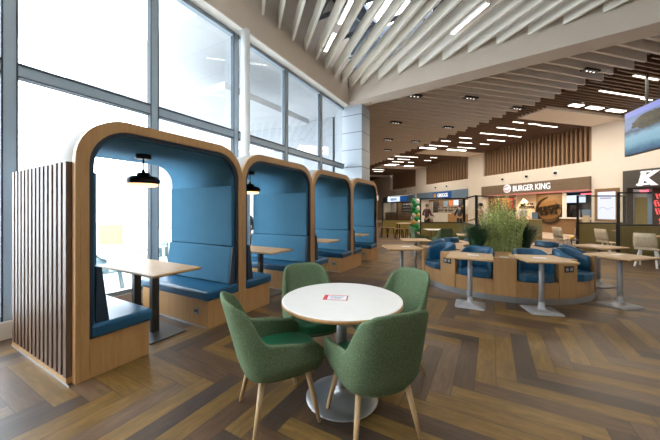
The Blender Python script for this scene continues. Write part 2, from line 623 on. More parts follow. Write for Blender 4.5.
struct(B(-4.85, 12, -6.2, -6, 0, 8.2).build('wall_back', 'taupe'), 'plain wall behind the viewer')

# pale fins of the atrium ceiling, each one a thing
HX, HY = math.sin(R(46)), -math.cos(R(46))
tips = [(-4.37, 4.72 - 0.545 * k) for k in range(5, 0, -1)] + [(-4.37, 4.72 + 0.545 * k) for k in range(9)]
tips += [(-3.88 + 0.665 * k, 9.06 - 0.115 * (0.49 + 0.665 * k)) for k in range(16)]
fin0 = None
for (x, y) in tips:
    if fin0 is None:
        ln = 9.0
        poly = [(0, 5.66), (ln, 5.66), (ln, 5.99), (0, 5.99)]
        fin0 = MB().prism(poly, -0.03, 0.03, 'y').build('ceiling_baffle', 'fin')
        tag(fin0, 'long pale grey ceiling fin hung edge down under the atrium roof', 'ceiling fin', 'pale fins under the atrium roof')
        o = fin0
    else:
        o = fin0.copy()
        C.objects.link(o)
    o.location = (x + 0.012, y, 0)
    o.rotation_euler = (0, 0, math.atan2(HY, HX))

# ------------------------------------------------------------------ lower ceiling over the food court
def beam_back_y(x):      # wall-frame y at which a batten at wall-frame x meets the back of the beam
    # beam back line through (-3.70,9.62) and (9,8.12)
    px, py, dx, dy = -3.70, 9.62, 12.7, -1.5
    a = W(x, 0)
    ux, uy = 0.70711, 0.70711
    det = ux * (-dy) - uy * (-dx)
    rx, ry = px - a.x, py - a.y
    return (rx * (-dy) - ry * (-dx)) / det


bat = MB()
x = -31.0
i = 0
while x < 9:
    y0 = beam_back_y(x) + 0.02
    X, Y = W(x, y0).x, W(x, y0).y
    if X < -4.6:          # left of the pier the battens end at the window line
        # wall running from (-4.5,10.04) to (-22.8,36.6)
        dx, dy = -18.3, 26.56
        a = W(x, 0)
        det = 0.70711 * (-dy) - 0.70711 * (-dx)
        y0 = ((-4.5 - a.x) * (-dy) - (10.04 - a.y) * (-dx)) / det + 0.02
    y1 = -6.15 - (0.22 if i % 2 else 0.0)
    if y1 - y0 > 0.3:
        bat.box(x - 0.035, x + 0.035, y0, y1, 5.75, 6.03)
    x += 0.4
    i += 1
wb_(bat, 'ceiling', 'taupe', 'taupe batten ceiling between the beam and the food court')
vp = [(-4.7, 10.1), (-4.7, 9.65), (11.8, 7.75), tuple(W(9.4, 0.3).xy), tuple(W(-31, 0.3).xy), (-23, 36.5)]
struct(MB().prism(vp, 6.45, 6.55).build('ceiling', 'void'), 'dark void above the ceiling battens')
struct(MB().prism([(-4.66, 9.9), (-4.66, 60), tuple(W(-31, 8).xy), (-23, 36.5)], -0.1, 0).build('floor', 'floor'), 'herringbone oak floor running on past the tiled pier')
struct(MB().prism([(-4.7, 10.04), (-4.5, 10.04), (-22.8, 36.6), (-23, 36.5)], 0, 6.5).build('wall_left', 'timber_panel'), 'timber wall running away behind the tiled pier')
struct(MB().prism([(-5.0, 10.04), (-4.75, 10.04), (-23.05, 36.5), (-23.3, 36.4)], -0.1, 9).build('wall_outside', 'cladding'), 'white panelled outer face of the hall beyond the windows')
tim = MB()
x = -31.0
while x < 9:
    tim.box(x - 0.025, x + 0.025, -6.1, 0.0, 5.92, 6.12)
    x += 0.2
wb_(tim, 'ceiling', 'timber', 'dark timber batten ceiling in front of the shops')
piers = [(0.03, 1.45), (-8.99, -7.41), (-16.9, -15.13), (-24.6, -22.8)]
for (a, b) in piers:
    wb_(B(a, b, -5.0, 0.0, 5.86, 6.3), 'ceiling', 'white', 'cream soffit box running out from a wall pier')

# upper wall over the shops
wl = MB()
for (a, b) in piers:
    wl.box(a, b, 0, 0.6, 4.02, 6.3)
for (a, b) in ((0.03, 1.45), (-8.99, -7.41), (-16.95, -16.45), (-31, -24.75)):
    wl.box(a, b, 0, 3.4 if a > -10 else 1.4, 0, 3.2)
wl.box(-31, -24.6, 0, 0.6, 4.02, 6.3)
wl.box(-31, 9.4, 0, 0.6, 3.2, 4.02)
wl.box(1.45, 9.4, 0, 0.6, 4.02, 6.3)
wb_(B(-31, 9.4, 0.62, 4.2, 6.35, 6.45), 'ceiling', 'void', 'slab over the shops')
wb_(B(-31, 9.4, 4.0, 4.2, 0, 6.35), 'wall_back', 'white', 'rear wall of the shop units')
wb_(wl, 'wall_far', 'white', 'cream wall above the food counters')
for (a, b, pit, mt) in ((-7.41, 0.03, 0.24, 'timber'), (-15.13, -8.99, 0.36, 'timber'), (-22.8, -16.9, 0.16, 'timber_panel')):
    wb_(B(a, b, 0.42, 0.5, 4.02, 6.3), 'wall_far', 'dark' if mt == 'timber' else 'timber_panel', 'recessed panel above the shop signs')
    mm = MB()
    x = a + 0.06
    while x < b:
        mm.box(x, x + (0.1 if mt == 'timber' else 0.13), 0.12 if mt == 'timber' else 0.3, 0.42, 4.02, 6.3)
        x += pit
    wb_(mm, 'trim_2', 'recess_batten' if mt == 'timber' else 'timber_panel', 'upright timber battens in a wall recess')
# far left end of the hall
wb_(B(-31.2, -31, -9, 0.6, 0, 6.5), 'wall_end', 'timber_panel', 'timber wall at the far end of the hall')

# ------------------------------------------------------------------ outside the windows
cl = thing('terrace_canopy', 'pale terrace canopy with panel joints outside the upper windows', 'canopy', (0, 0, 0))
B(-11.5, -5.0, -8, 4.5, 6.2, 6.25).build('soffit', 'canopy_panel', cl)
B(-14.5, -5.0, 4.5, 12.95, 6.2, 6.4).build('soffit', 'soffit_tiles', cl)
for (x, y) in ((-9.5, 0.2),):
    MB().bar((x, y - 2.4, 6.2), (x, y + 0.8, -0.12), 0.5, 0.35).build('raking_column', 'white_pole', cl)
struct(B(-24, -7.2, 13.0, 13.4, -0.12, 9).build('wall_outside', 'cladding'), 'pale panelled wing of the building beyond the windows')
wg = MB().prism([(-6.6, 5.6), (-6.4, 9.6), (-9.6, 9.2), (-9.6, 5.6)], 4.85, 5.05)
tag(wg.build('entrance_canopy', 'soffit_tiles'), 'grey wedge shaped canopy on the panelled wing outside', 'canopy')


# ------------------------------------------------------------------ booths
def arch(y0, y1, z1, r, z0=0.0, n=10):
    pts = [(y0, z0)]
    for k in range(n + 1):
        a = PI - k * PI / 2 / n
        pts.append((y0 + r + r * math.cos(a), z1 - r + r * math.sin(a)))
    for k in range(n + 1):
        a = PI / 2 - k * PI / 2 / n
        pts.append((y1 - r + r * math.cos(a), z1 - r + r * math.sin(a)))
    pts.append((y1, z0))
    return pts


def arch_solid(oo, ii, x0, x1):
    n = len(oo)
    m = MB()
    vs = [(x, p[0], p[1]) for x in (x0, x1) for pts in (oo, ii) for p in pts]
    fs = []
    for k in range(n - 1):
        fs += [(k, k + 1, n + k + 1, n + k), (2 * n + k, 3 * n + k, 3 * n + k + 1, 2 * n + k + 1)]
    m.add(vs, fs)
    fs = []
    for k in range(n - 1):
        fs += [(k, 2 * n + k, 2 * n + k + 1, k + 1), (n + k, n + k + 1, 3 * n + k + 1, 3 * n + k)]
    m.add(vs, fs, True)
    m.add(vs, [(0, n, 3 * n, 2 * n), (n - 1, 3 * n - 1, 4 * n - 1, 2 * n - 1)])
    return m


BP, BH, BD = 1.73, 2.2, 1.4
BY0, BX = 1.02, -2.9


def make_booth(label):
    t = thing('dining_booth', label, 'booth', (BX, BY0, 0), 0, 'blue lined booths along the windows')
    w, f, g = BP, 0.062, 0.032
    A = [arch(0.001, w - 0.001, BH, 0.37, 0.0)] + [arch(d, w - d, BH - d - 0.03, 0.325 - (d - f) * 0.9, 0.0) for d in (f, f + g, f + 0.05)]
    arch_solid(A[0], A[1], -0.06, 0.0).build('frame', 'oak', t, bevel=0.004)
    arch_solid(A[0], A[1], -BD, -0.0605).build('outer_shell', 'white_laminate', t)
    arch_solid(A[1], A[2], -0.05, -0.012).build('edge_piping', 'navy', t)
    arch_solid(A[1], A[3], -BD + 0.01, -0.052).build('lining', 'blue', t)
    for s in (0, 1):
        def y(v):
            return v if s == 0 else w - v

        def bx_(x0, x1, a, b, z0, z1):
            return B(x0, x1, min(y(a), y(b)), max(y(a), y(b)), z0, z1)
        i = f + 0.05
        bx_(-BD + 0.02, -0.055, i, i + 0.022, 0.925, 1.72).build('back_panel', 'blue', t, bevel=0.012)
        pr = [(y(i), 0.45), (y(i), 0.915), (y(i + 0.045), 0.915), (y(i + 0.1), 0.45)]
        MB().prism(pr, -BD + 0.02, -0.04, 'x').build('backrest', 'blue', t, bevel=0.012)
        pr = [(y(i), 0.44), (y(i), 0.92), (y(i + 0.04), 0.91), (y(i + 0.095), 0.44)]
        MB().prism(pr, -0.0395, -0.012, 'x').build('backrest_edge', 'navy', t)
        b = bx_(-BD + 0.01, -0.001, f, 0.535, 0.0, 0.325).build('bench_base', 'oak', t, bevel=0.003)
        bx_(-BD + 0.04, -0.03, 0.5, 0.538, 0.0, 0.016).build('base_trim', 'steel', b)
        bx_(-BD + 0.01, 0.022, 0.075, 0.565, 0.326, 0.442).build('seat', 'blue_leather', t, bevel=0.03, seg=4)
        if s:
            sk = bx_(-0.25, -0.165, 0.535, 0.543, 0.14, 0.225).build('socket', 'socket', t, bevel=0.003)
            bx_(-0.235, -0.215, 0.542, 0.547, 0.17, 0.2).box(-0.2, -0.18, y(0.547), y(0.542), 0.17, 0.2).build('socket_hole', 'black', sk)
    return t


b0 = make_booth('nearest blue lined oak booth, with a brown slatted end screen')
booth_labels = ['second blue lined booth, directly behind the round table with green chairs', 'third blue lined oak booth, between the second booth and the last one',
                'last blue lined oak booth, ending beside the tiled pier']
for k in range(3):
    dup(b0, (BX, BY0 + BP * (k + 1), 0), None, booth_labels[k])
lo, li = arch(-0.032, 1.0, BH, 0.39)[:12], arch(0.0, 1.0, BH, 0.37)[:12]
MB().prism(lo + li[::-1], -0.06, 0.0, 'x').build('end_frame', 'oak', b0)
sl = MB()
n = 14
for k in range(n):
    x = -0.095 - k * (BD - 0.13) / (n - 1)
    sl.box(x - 0.029, x + 0.029, -0.07, -0.004, 0.05, 1.79)
sl.build('slat_screen', 'oak_dark', b0, bevel=0.002)
B(-BD, -0.02, -0.004, 0.0, 0.05, 1.8).build('screen_backing', 'white_laminate', b0)
B(-BD, -0.0605, -0.07, 0.0, 0.0, 0.05).build('screen_base', 'oak', b0, bevel=0.003)
B(-BD, 0.0, -0.074, -0.07, 0.0, 0.014).build('screen_trim', 'steel', b0)


def make_booth_table(label):
    t = thing('booth_table', label, 'table', (-3.5, BY0 + BP / 2 - 0.02, 0), 0, 'tables in the booths')
    top = B(-0.58, 0.6, -0.27, 0.27, 0.718, 0.75).build('tabletop', 'oak_top', t, bevel=0.02, seg=3)
    B(-0.3, 0.42, -0.2, 0.2, 0.0, 0.012).build('base_plate', 'dark_metal', t, bevel=0.003)
    for x in (-0.25, 0.13):
        B(x - 0.03, x + 0.03, -0.04, 0.04, 0.012, 0.718).build('post', 'dark_metal', t, bevel=0.003)
    B(-0.35, 0.3, -0.12, 0.12, 0.706, 0.718).build('top_plate', 'dark_metal', t)
    return t


bt = make_booth_table('oak booth table on two posts inside the nearest booth with the slatted end')
tl = ['oak booth table in the second booth, behind the round table', 'oak booth table in the third booth from the slatted end', 'oak booth table in the last booth, nearest the tiled pier']
for k in range(3):
    dup(bt, (-3.5, BY0 + BP * (k + 1) + BP / 2 - 0.02, 0), None, tl[k])


def make_pendant(label):
    t = thing('pendant_lamp', label, 'lamp', (-3.62, BY0 + BP / 2 - 0.01, 0), 0, 'pendant lamps in the booths')
    top = BH - 0.142
    MB().lathe([(0.075, top - 0.055), (0.08, top - 0.05), (0.08, top)], 24).build('canopy', 'black', t)
    MB().lathe([(0.008, 1.86), (0.008, top - 0.05)], 10).build('rod', 'dark_metal', t)
    sh = MB().lathe([(0.162, 1.71), (0.175, 1.735), (0.172, 1.765), (0.14, 1.795), (0.07, 1.808), (0.065, 1.84), (0.02, 1.85), (0.018, 1.88)], 32, cap=False)
    sh.build('lamp_shade', 'black', t)
    MB().lathe([(0.004, 1.735), (0.154, 1.732), (0.15, 1.69), (0.13, 1.68), (0.004, 1.678)], 32).build('diffuser', 'bulb', t)
    l = bpy.data.lights.new('glow', 'POINT')
    l.energy, l.color, l.shadow_soft_size = 4, (1, 0.66, 0.35), 0.1
    o = bpy.data.objects.new('glow', l)
    C.objects.link(o)
    o.parent = t
    o.location = (0, 0, 1.66)
    return t


pd = make_pendant('black pendant lamp with amber glow hanging in the nearest booth')
pl = ['black pendant lamp hanging in the second booth', 'black pendant lamp hanging in the third booth', 'black pendant lamp hanging in the last booth']
for k in range(3):
    dup(pd, (-3.62, BY0 + BP * (k + 1) + BP / 2 - 0.01, 0), None, pl[k])

# ------------------------------------------------------------------ round table and green chairs
TC = (-0.98, 1.915)
t = thing('round_table', 'round white topped pedestal table ringed by four green chairs', 'table', (TC[0], TC[1], 0))
MB().lathe([(0.437, 0.715), (0.445, 0.72), (0.445, 0.737), (0.437, 0.741)], 64).build('tabletop', 'laminate', t)
MB().lathe([(0.438, 0.712), (0.4475, 0.714), (0.4475, 0.736), (0.445, 0.737)], 64, cap=False).build('edge_band', 'oak', t)
MB().lathe([(0.04, 0.02), (0.04, 0.712)], 24).build('column', 'grey', t)
MB().lathe([(0.265, 0.0), (0.27, 0.006), (0.265, 0.012), (0.2, 0.026), (0.08, 0.036), (0.045, 0.06), (0.0401, 0.09)], 48).build('base', 'steel', t)
MB().lathe([(0.12, 0.7), (0.12, 0.7119)], 24).build('mounting_plate', 'grey', t)
c = thing('table_notice', 'small white notice with red borders lying on the round table', 'notice', (-1.02, 1.89, 0.7412), R(22))
c.scale = (1.2, 1.2, 1)
B(-0.075, 0.075, -0.05, 0.05, 0, 0.001).build('sheet', 'paper', c)
B(-0.075, -0.05, -0.05, 0.05, 0.001, 0.0016).box(-0.05, 0.075, -0.05, -0.042, 0.001, 0.0016).box(-0.05, 0.075, 0.042, 0.05, 0.001, 0.0016).box(0.068, 0.075, -0.042, 0.042, 0.001, 0.0016).build('red_border', 'red', c)
B(-0.035, 0.05, 0.015, 0.022, 0.001, 0.0014).box(-0.035, 0.04, 0.0, 0.006, 0.001, 0.0014).box(-0.035, 0.03, -0.018, -0.012, 0.001, 0.0014).build('print_lines', 'menu_ink', c)


def sm(a, b, x):
    u = max(0.0, min(1.0, (x - a) / (b - a)))
    return u * u * (3 - 2 * u)


def tub_shell():
    pts = []
    e = 2 / 3.0
    for k in range(0, 17):
        a = k / 16 * PI / 2
        pts.append((0.262 * math.sin(a) ** e if a > 0 else 0.0, -0.055 - 0.215 * max(math.cos(a), 0) ** e))
    for y in (-0.01, 0.04, 0.09, 0.14, 0.19, 0.225, 0.24):
        pts.append((0.262 - 0.012 * max(0, y) / 0.2, y))
    half = pts
    path = [(-x, y) for x, y in reversed(half[1:])] + half
    # arc length from the back centre
    L = [0.0]
    for k in range(1, len(half)):
        L.append(L[-1] + math.dist(half[k], half[k - 1]))
    arc = list(reversed(L[1:])) + L
    nn = len(path)
    nv = 9
    m = MB()
    outer, inner = [], []
    for i, (x, y) in enumerate(path):
        a = arc[i]
        h = 0.855 - 0.01 * sm(0.08, 0.18, a) - 0.035 * sm(0.17, 0.25, a) - 0.225 * sm(0.245, 0.345, a) - 0.04 * sm(0.34, 0.62, a)
        h -= 0.05 * sm(L[-1] - 0.05, L[-1], a)
        p, q = path[max(i - 1, 0)], path[min(i + 1, nn - 1)]
        tx, ty = q[0] - p[0], q[1] - p[1]
        ll = math.hypot(tx, ty)
        nx, ny = -ty / ll, tx / ll       # towards the inside
        back = max(0.0, min(1.0, (-y + 0.02) / 0.25))
        for j in range(nv):
            v = j / (nv - 1)
            z0 = 0.335
            z = z0 + (h - z0) * v
            k = 0.84 + 0.16 * sm(0.31, 0.42, z)
            lean = -0.11 * max(0.0, z - 0.42) / 0.42 * back
            wd = 1.0 - 0.05 * sm(0.5, 0.84, z) * (1 if a < 0.45 else 0)
            outer.append((x * k * wd, y * k + lean, z))
            th = 0.05 - 0.014 * v
            inner.append((x * k * wd + nx * th, y * k + lean + ny * th, z - (0.0 if j < nv - 1 else 0.004)))
    N = len(outer)
    fs = []
    for i in range(nn - 1):
        for j in range(nv - 1):
            a, b, c2, d = i * nv + j, (i + 1) * nv + j, (i + 1) * nv + j + 1, i * nv + j + 1
            fs += [(a, b, c2, d), (N + d, N + c2, N + b, N + a)]
        fs.append((i * nv + nv - 1, (i + 1) * nv + nv - 1, N + (i + 1) * nv + nv - 1, N + i * nv + nv - 1))
        fs.append((i * nv, N + i * nv, N + (i + 1) * nv, (i + 1) * nv))
    for i in (0, nn - 1):
        for j in range(nv - 1):
            fs.append((i * nv + j, i * nv + j + 1, N + i * nv + j + 1, N + i * nv + j))
    m.add(outer + inner, fs, True)
    return m


def se(a, b, n=32, e=2.8, cx=0, cy=0):
    out = []
    for k in range(n):
        t_ = 2 * PI * k / n
        c_, s_ = math.cos(t_), math.sin(t_)
        out.append((cx + a * math.copysign(abs(c_) ** (2 / e), c_), cy + b * math.copysign(abs(s_) ** (2 / e), s_)))
    return out


def make_green_chair(label, loc, rz, group):
    t = thing('tub_chair', label, 'chair', loc, rz, group)
    tub_shell().build('backrest', 'green', t, sub=2)
    MB().prism(se(0.215, 0.235, cy=0.0), 0.325, 0.36, 'z', poly1=se(0.225, 0.25, cy=0.01)).build('seat_pan', 'green', t, bevel=0.015)
    MB().prism(se(0.224, 0.25, cy=0.03), 0.361, 0.445).build('seat', 'green_seat', t, bevel=0.025, seg=4)
    for (x, y) in ((-1, 1), (1, 1), (-1, -1), (1, -1)):
        MB().tube([(x * 0.225, y * 0.215, 0.0), (x * 0.165, y * 0.15 , 0.34)], [0.0125, 0.02], 14).build('leg', 'oak_leg', t)
    return t


def face(fx, fy):
    return math.atan2(-fx, fy)


G1 = 'green chairs around the round table'
g0 = make_green_chair('green tweed tub chair at the round table, turned side on, nearest the slatted booth', (-1.3, 1.56, 0), face(0.55, 0.83), G1)
dup(g0, (-0.69, 1.76, 0), face(-0.78, 0.63), 'green tweed tub chair seen from behind, in front of the round table')
dup(g0, (-1.44, 2.22, 0), face(0.76, -0.65), 'green tweed tub chair behind the round table, beside the second booth')
dup(g0, (-0.80, 2.42, 0), face(-0.5, -0.87), 'green tweed tub chair behind the round table, on the side of the planted island')

# ------------------------------------------------------------------ island bench with planter
IC = Vector((0.1, 6.5, 0))
isl = thing('island_bench', 'round oak island bench with blue tub seats around a planter', 'bench', IC)
RO, RI, RB = 1.42, 0.92, 0.9


def pol(r, a):
    return (r * math.cos(R(a)), r * math.sin(R(a)))


cents = [-141 + 36 * k for k in range(10)]
HS = 11.8
body = MB()
for c_ in cents:
    # block between this seat and the next
    a0, a1 = c_ + HS, c_ + 36 - HS
    body.prism([pol(RI - 0.02, a0), pol(RO, a0), pol(RO, a1), pol(RI - 0.02, a1)], 0.09, 0.665)
    seg = [pol(RO - 0.012, c_ + d) for d in (-HS, -HS / 3, HS / 3, HS)]
    body.prism([pol(RI - 0.02, c_ - HS)] + seg + [pol(RI - 0.02, c_ + HS)], 0.09, 0.325)
ring = MB()
n = 60
vs = []
for z in (0.09, 0.665):
    for r in (0.62, RI):
        vs += [(*pol(r, 360 * k / n), z) for k in range(n)]
fs = []
for k in range(n):
    q = (k + 1) % n
    fs += [(n + k, n + q, 3 * n + q, 3 * n + k), (2 * n + k, 3 * n + k, 3 * n + q, 2 * n + q), (k, 2 * n + k, 2 * n + q, q)]
body.add(vs, fs)
body.build('body', 'oak', isl, bevel=0.004)
MB().prism([pol(RO - 0.015, 6 * k + 3) for k in range(60)], 0.0, 0.09).build('plinth', 'steel', isl)
for k, c_ in enumerate(cents):
    s = MB().prism([pol(RI + 0.06, c_ - HS + 2), pol(RO - 0.05, c_ - HS + 0.8), pol(RO + 0.015, c_ - HS * 0.6), pol(RO + 0.03, c_), pol(RO + 0.015, c_ + HS * 0.6),
                    pol(RO - 0.05, c_ + HS - 0.8), pol(RI + 0.06, c_ + HS - 2)], 0.326, 0.445)
    s.build('seat', 'blue_leather', isl, bevel=0.025, seg=3)
    # padded tub back: a horseshoe in the seat's own frame
    m = MB()
    ca = R(c_)
    er, et = Vector((math.cos(ca), math.sin(ca), 0)), Vector((-math.sin(ca), math.cos(ca), 0))
    hw, dp = 0.262, 0.40
    path = []
    for q in range(0, 25):
        u = -1 + 2 * q / 24
        a = u * PI / 2 * 1.0
        px = hw * math.copysign(abs(math.sin(a)) ** 0.72, a) if q not in (0, 24) else hw * (1 if u > 0 else -1)
        py = dp - dp * abs(math.cos(a)) ** 0.72 if q not in (0, 24) else dp
        path.append((px, py))
    ctr = RI + 0.04
    outv, inv = [], []
    N = len(path)
    vs = []
    for i, (px, py) in enumerate(path):
        p, q = path[max(i - 1, 0)], path[min(i + 1, N - 1)]
        tx, ty = q[0] - p[0], q[1] - p[1]
        ll = math.hypot(tx, ty) or 1
        nx, ny = -ty / ll, tx / ll
        fall = 0.105 * sm(0.06, 0.4, py)
        for (o_, z) in ((0.0, 0.40), (-0.004, 0.6), (-0.004, 0.765), (0.03, 0.79), (0.065, 0.77), (0.07, 0.6), (0.075, 0.40)):
            X = px + nx * o_
            Yv = py + ny * o_
            P = er * (ctr + Yv) + et * X
            vs.append((P.x, P.y, z - (fall if z > 0.5 else 0)))
    nv = 7
    fs = []
    for i in range(N - 1):
        for j in range(nv - 1):
            fs.append((i * nv + j, (i + 1) * nv + j, (i + 1) * nv + j + 1, i * nv + j + 1))
        fs.append((i * nv, i * nv + nv - 1, (i + 1) * nv + nv - 1, (i + 1) * nv))
    m.add(vs, fs, True)
    m.add(vs, [tuple(range(nv)), tuple((N - 1) * nv + j for j in range(nv))[::-1]])
    m.build('backrest', 'blue_leather', isl, sub=1)
for k in (0, 2, 5, 7):
    a = cents[k] + 18
    ca = R(a)
    er, et = Vector((math.cos(ca), math.sin(ca), 0)), Vector((-math.sin(ca), math.cos(ca), 0))
    rr = RO * math.cos(R(6.2))
    m = MB()
    vs = [er * (rr + d) + et * x + Vector((0, 0, z)) for d in (0.0, 0.008) for (x, z) in ((-0.075, 0.48), (0.075, 0.48), (0.075, 0.57), (-0.075, 0.57))]
    m.add(vs, [(0, 1, 2, 3), (7, 6, 5, 4), (0, 4, 5, 1), (1, 5, 6, 2), (2, 6, 7, 3), (3, 7, 4, 0)])
    sk = m.build('socket', 'black', isl)
    m = MB()
    for q in (-0.037, 0.037):
        vs = [er * (rr + d) + et * (q + x) + Vector((0, 0, z)) for d in (0.0085, 0.011) for (x, z) in ((-0.024, 0.5), (0.024, 0.5), (0.024, 0.55), (-0.024, 0.55))]
        m.add(vs, [(0, 1, 2, 3), (7, 6, 5, 4), (0, 4, 5, 1), (1, 5, 6, 2), (2, 6, 7, 3), (3, 7, 4, 0)])
    m.build('socket_insert', 'grey', sk)
MB().lathe([(0.615, 0.5), (0.615, 0.6)], 40).build('planting_soil', 'soil', isl)
B(-0.06, 0.06, -0.03, 0.03, 0, 0.002).build('sticker', 'paper', isl, loc=(*pol(1.28, -87), 0.6655), rotz=R(5))


def leafy_clump(name, label, cx, cy, rad, n, hmin, hmax, seedv, mat='leaf'):
    random.seed(seedv)
    t = thing(name, label, 'plant', (cx, cy, 0.6), 0)
    m, st = MB(), MB()
    for k in range(n):
        a, r = random.uniform(0, 2 * PI), rad * math.sqrt(random.random())
        h = random.uniform(hmin, hmax) * (1 - 0.22 * (r / rad) ** 2)
        x0, y0 = r * math.cos(a), r * math.sin(a)
        bx_, by_ = x0 * random.uniform(0.1, 0.5) + random.uniform(-0.05, 0.05), y0 * random.uniform(0.1, 0.5) + random.uniform(-0.05, 0.05)
        pts = [Vector((x0 + bx_ * u * u, y0 + by_ * u * u, h * u)) for u in (0, 0.25, 0.5, 0.75, 1.0)]
        st.tube(pts, [0.005, 0.004, 0.004, 0.003, 0.001], 4)
        nl = int(h / 0.028)
        for q in range(2, nl):
            u = q / nl
            f = u * 4
            i = min(3, int(f))
            p = pts[i].lerp(pts[i + 1], f - i)
            b = q * 2.4 + k
            d = Vector((math.cos(b), math.sin(b), 0.75))
            s_ = Vector((-math.sin(b), math.cos(b), 0))
            L = random.uniform(0.03, 0.055)
            m.add([p, p + d * L * 0.5 + s_ * 0.008, p + d * L, p + d * L * 0.5 - s_ * 0.008], [(0, 1, 2, 3)])
    m.build('leaves', mat, t, fix=False)
    st.build('stem', mat, t, fix=False)
    return t


def blade_clump(name, label, cx, cy, n, h, spread, seedv):
    random.seed(seedv)
    m = MB()
    for k in range(n):
        a = random.uniform(0, 2 * PI)
        L = h * random.uniform(0.55, 1.0)
        sp = spread * random.uniform(0.25, 1.0)
        r0 = random.uniform(0, 0.1)
        d = Vector((math.cos(a), math.sin(a), 0))
        s_ = Vector((-math.sin(a), math.cos(a), 0)) * 0.007
        prev = None
        vs = []
        for q in range(6):
            u = q / 5
            p = d * (r0 + sp * u ** 1.7) + Vector((0, 0, L * (u - 0.28 * u ** 3)))
            w_ = 1 - u * 0.85
            vs += [p - s_ * w_, p + s_ * w_]
        m.add(vs, [(2 * q, 2 * q + 1, 2 * q + 3, 2 * q + 2) for q in range(5)])
    o = m.build(name, 'leaf_dark', fix=False, loc=(cx, cy, 0.6))
    return tag(o, label, 'plant')


leafy_clump('tall_grass_plant', 'tall bright green leafy grass in the middle of the island planter', IC.x + 0.06, IC.y - 0.04, 0.33, 190, 0.7, 1.16, 3)
blade_clump('fountain_grass', 'low dark green grass at the edge of the island planter, beside the glazed screens', IC.x - 0.36, IC.y - 0.3, 600, 0.8, 0.4, 5)
blade_clump('fountain_grass', 'low dark green grass in the island planter, on the side of the brown burger counter', IC.x + 0.44, IC.y + 0.18, 600, 0.8, 0.4, 6)


# ------------------------------------------------------------------ cafe tables round the island
def make_cafe_table(label, x, y, rz, s=0.3):
    t = thing('cafe_table', label, 'table', (x, y, 0), rz, 'pedestal tables round the island bench')
    B(-s, s, -s, s, 0.705, 0.735).build('tabletop', 'oak_top', t, bevel=0.012, seg=3)
    MB().lathe([(0.032, 0.03), (0.032, 0.7049)], 20).build('column', 'grey', t)
    b = MB()
    q = [(-0.2, -0.2), (0.2, -0.2), (0.2, 0.2), (-0.2, 0.2)]
    def sq(r, n=24, e=6):
        return se(r, r, n, e)
    lv = [(0.2, 0.0, 8), (0.2, 0.012, 8), (0.12, 0.022, 5), (0.06, 0.04, 3), (0.038, 0.075, 2), (0.033, 0.13, 2)]
    vs = []
    for r, z, e in lv:
        vs += [(p[0], p[1], z) for p in se(r, r, 32, e)]
    fs = [(j * 32 + k, j * 32 + (k + 1) % 32, (j + 1) * 32 + (k + 1) % 32, (j + 1) * 32 + k) for j in range(len(lv) - 1) for k in range(32)]
    b.add(vs, fs, True)
    b.add(vs[:32], [tuple(range(32))[::-1]])
    b.build('base', 'grey', t)
    B(-0.15, 0.15, -0.15, 0.15, 0.697, 0.7049).build('mounting_plate', 'grey', t)
    return t


cafe = make_cafe_table('square oak cafe table in front of the island bench, nearest the green chairs', -0.28, 4.68, R(2))
cafes = [((0.6, 4.9), R(18), 'square oak cafe table in front of the island bench, second from the round table'),
         ((1.64, 5.76), R(43), 'square oak cafe table on the open side of the island bench, nearest the right edge'),
         ((1.72, 7.06), R(45), 'square oak cafe table half hidden by the island bench, before the olive screens'),
         ((-1.42, 5.15), R(-58), 'square oak cafe table left of the island bench, in front of another'),
         ((-1.5, 6.56), R(-65), 'square oak cafe table left of the island bench, nearer the glazed screens')]
for (p, rz, lab) in cafes:
    dup(cafe, (p[0], p[1], 0), rz, lab)
for (x, y, rz, lab) in ((-0.24, 4.72, 0.1, 'white notice on the cafe table nearest the green chairs'), (0.58, 4.9, 0.0, 'white notice on the second cafe table in front of the island'),
                        (1.63, 5.83, 0.7, 'white notice on the cafe table nearest the right edge'), (1.66, 7.0, 0.7, 'white notice on the cafe table before the olive screens'),
                        (-1.36, 5.22, 0, 'white notice on the front cafe table left of the island')):
    o = B(-0.075, 0.075, -0.05, 0.05, 0, 0.0012).build('table_notice', 'paper', loc=(x, y, 0.7352), rotz=rz)
    tag(o, lab, 'notice', 'notices on the cafe tables')


# ------------------------------------------------------------------ glazed screens
def screen(label, p0, p1, panel_z=0.92, top=1.9, posts=2, mid=None):
    a, b = Vector(p0), Vector(p1)
    d = b - a
    L = d.length
    t = thing('partition_screen', label, 'screen', (a.x, a.y, 0), math.atan2(d.y, d.x), 'olive panelled screens with glazed tops')
    B(0.03, L - 0.03, -0.04, 0.04, 0.0, panel_z).build('panel', 'olive', t)
    B(0.0, L, -0.05, 0.05, panel_z, panel_z + 0.04).build('cap_rail', 'black', t)
    B(0.0, L, -0.025, 0.025, top - 0.04, top).build('top_rail', 'black', t)
    for k in range(posts):
        x = k * (L - 0.045) / (posts - 1)
        B(x, x + 0.045, -0.0255, 0.0255, panel_z + 0.04, top - 0.04).build('post', 'black', t)
    for x in (0, L - 0.03):
        B(x, x + 0.0295, -0.045, 0.045, 0, panel_z).build('corner_post', 'black', t)
    B(0.045, L - 0.045, -0.005, 0.005, panel_z + 0.04, top - 0.04).build('pane', 'screen_glass', t)
    return t


def AX(px, d):          # a floor point at the given bearing and depth from the viewpoint
    l = (px - 330) / 286 * d
    return Vector((-0.4924 * d + 0.8704 * l, 0.8704 * d + 0.4924 * l))


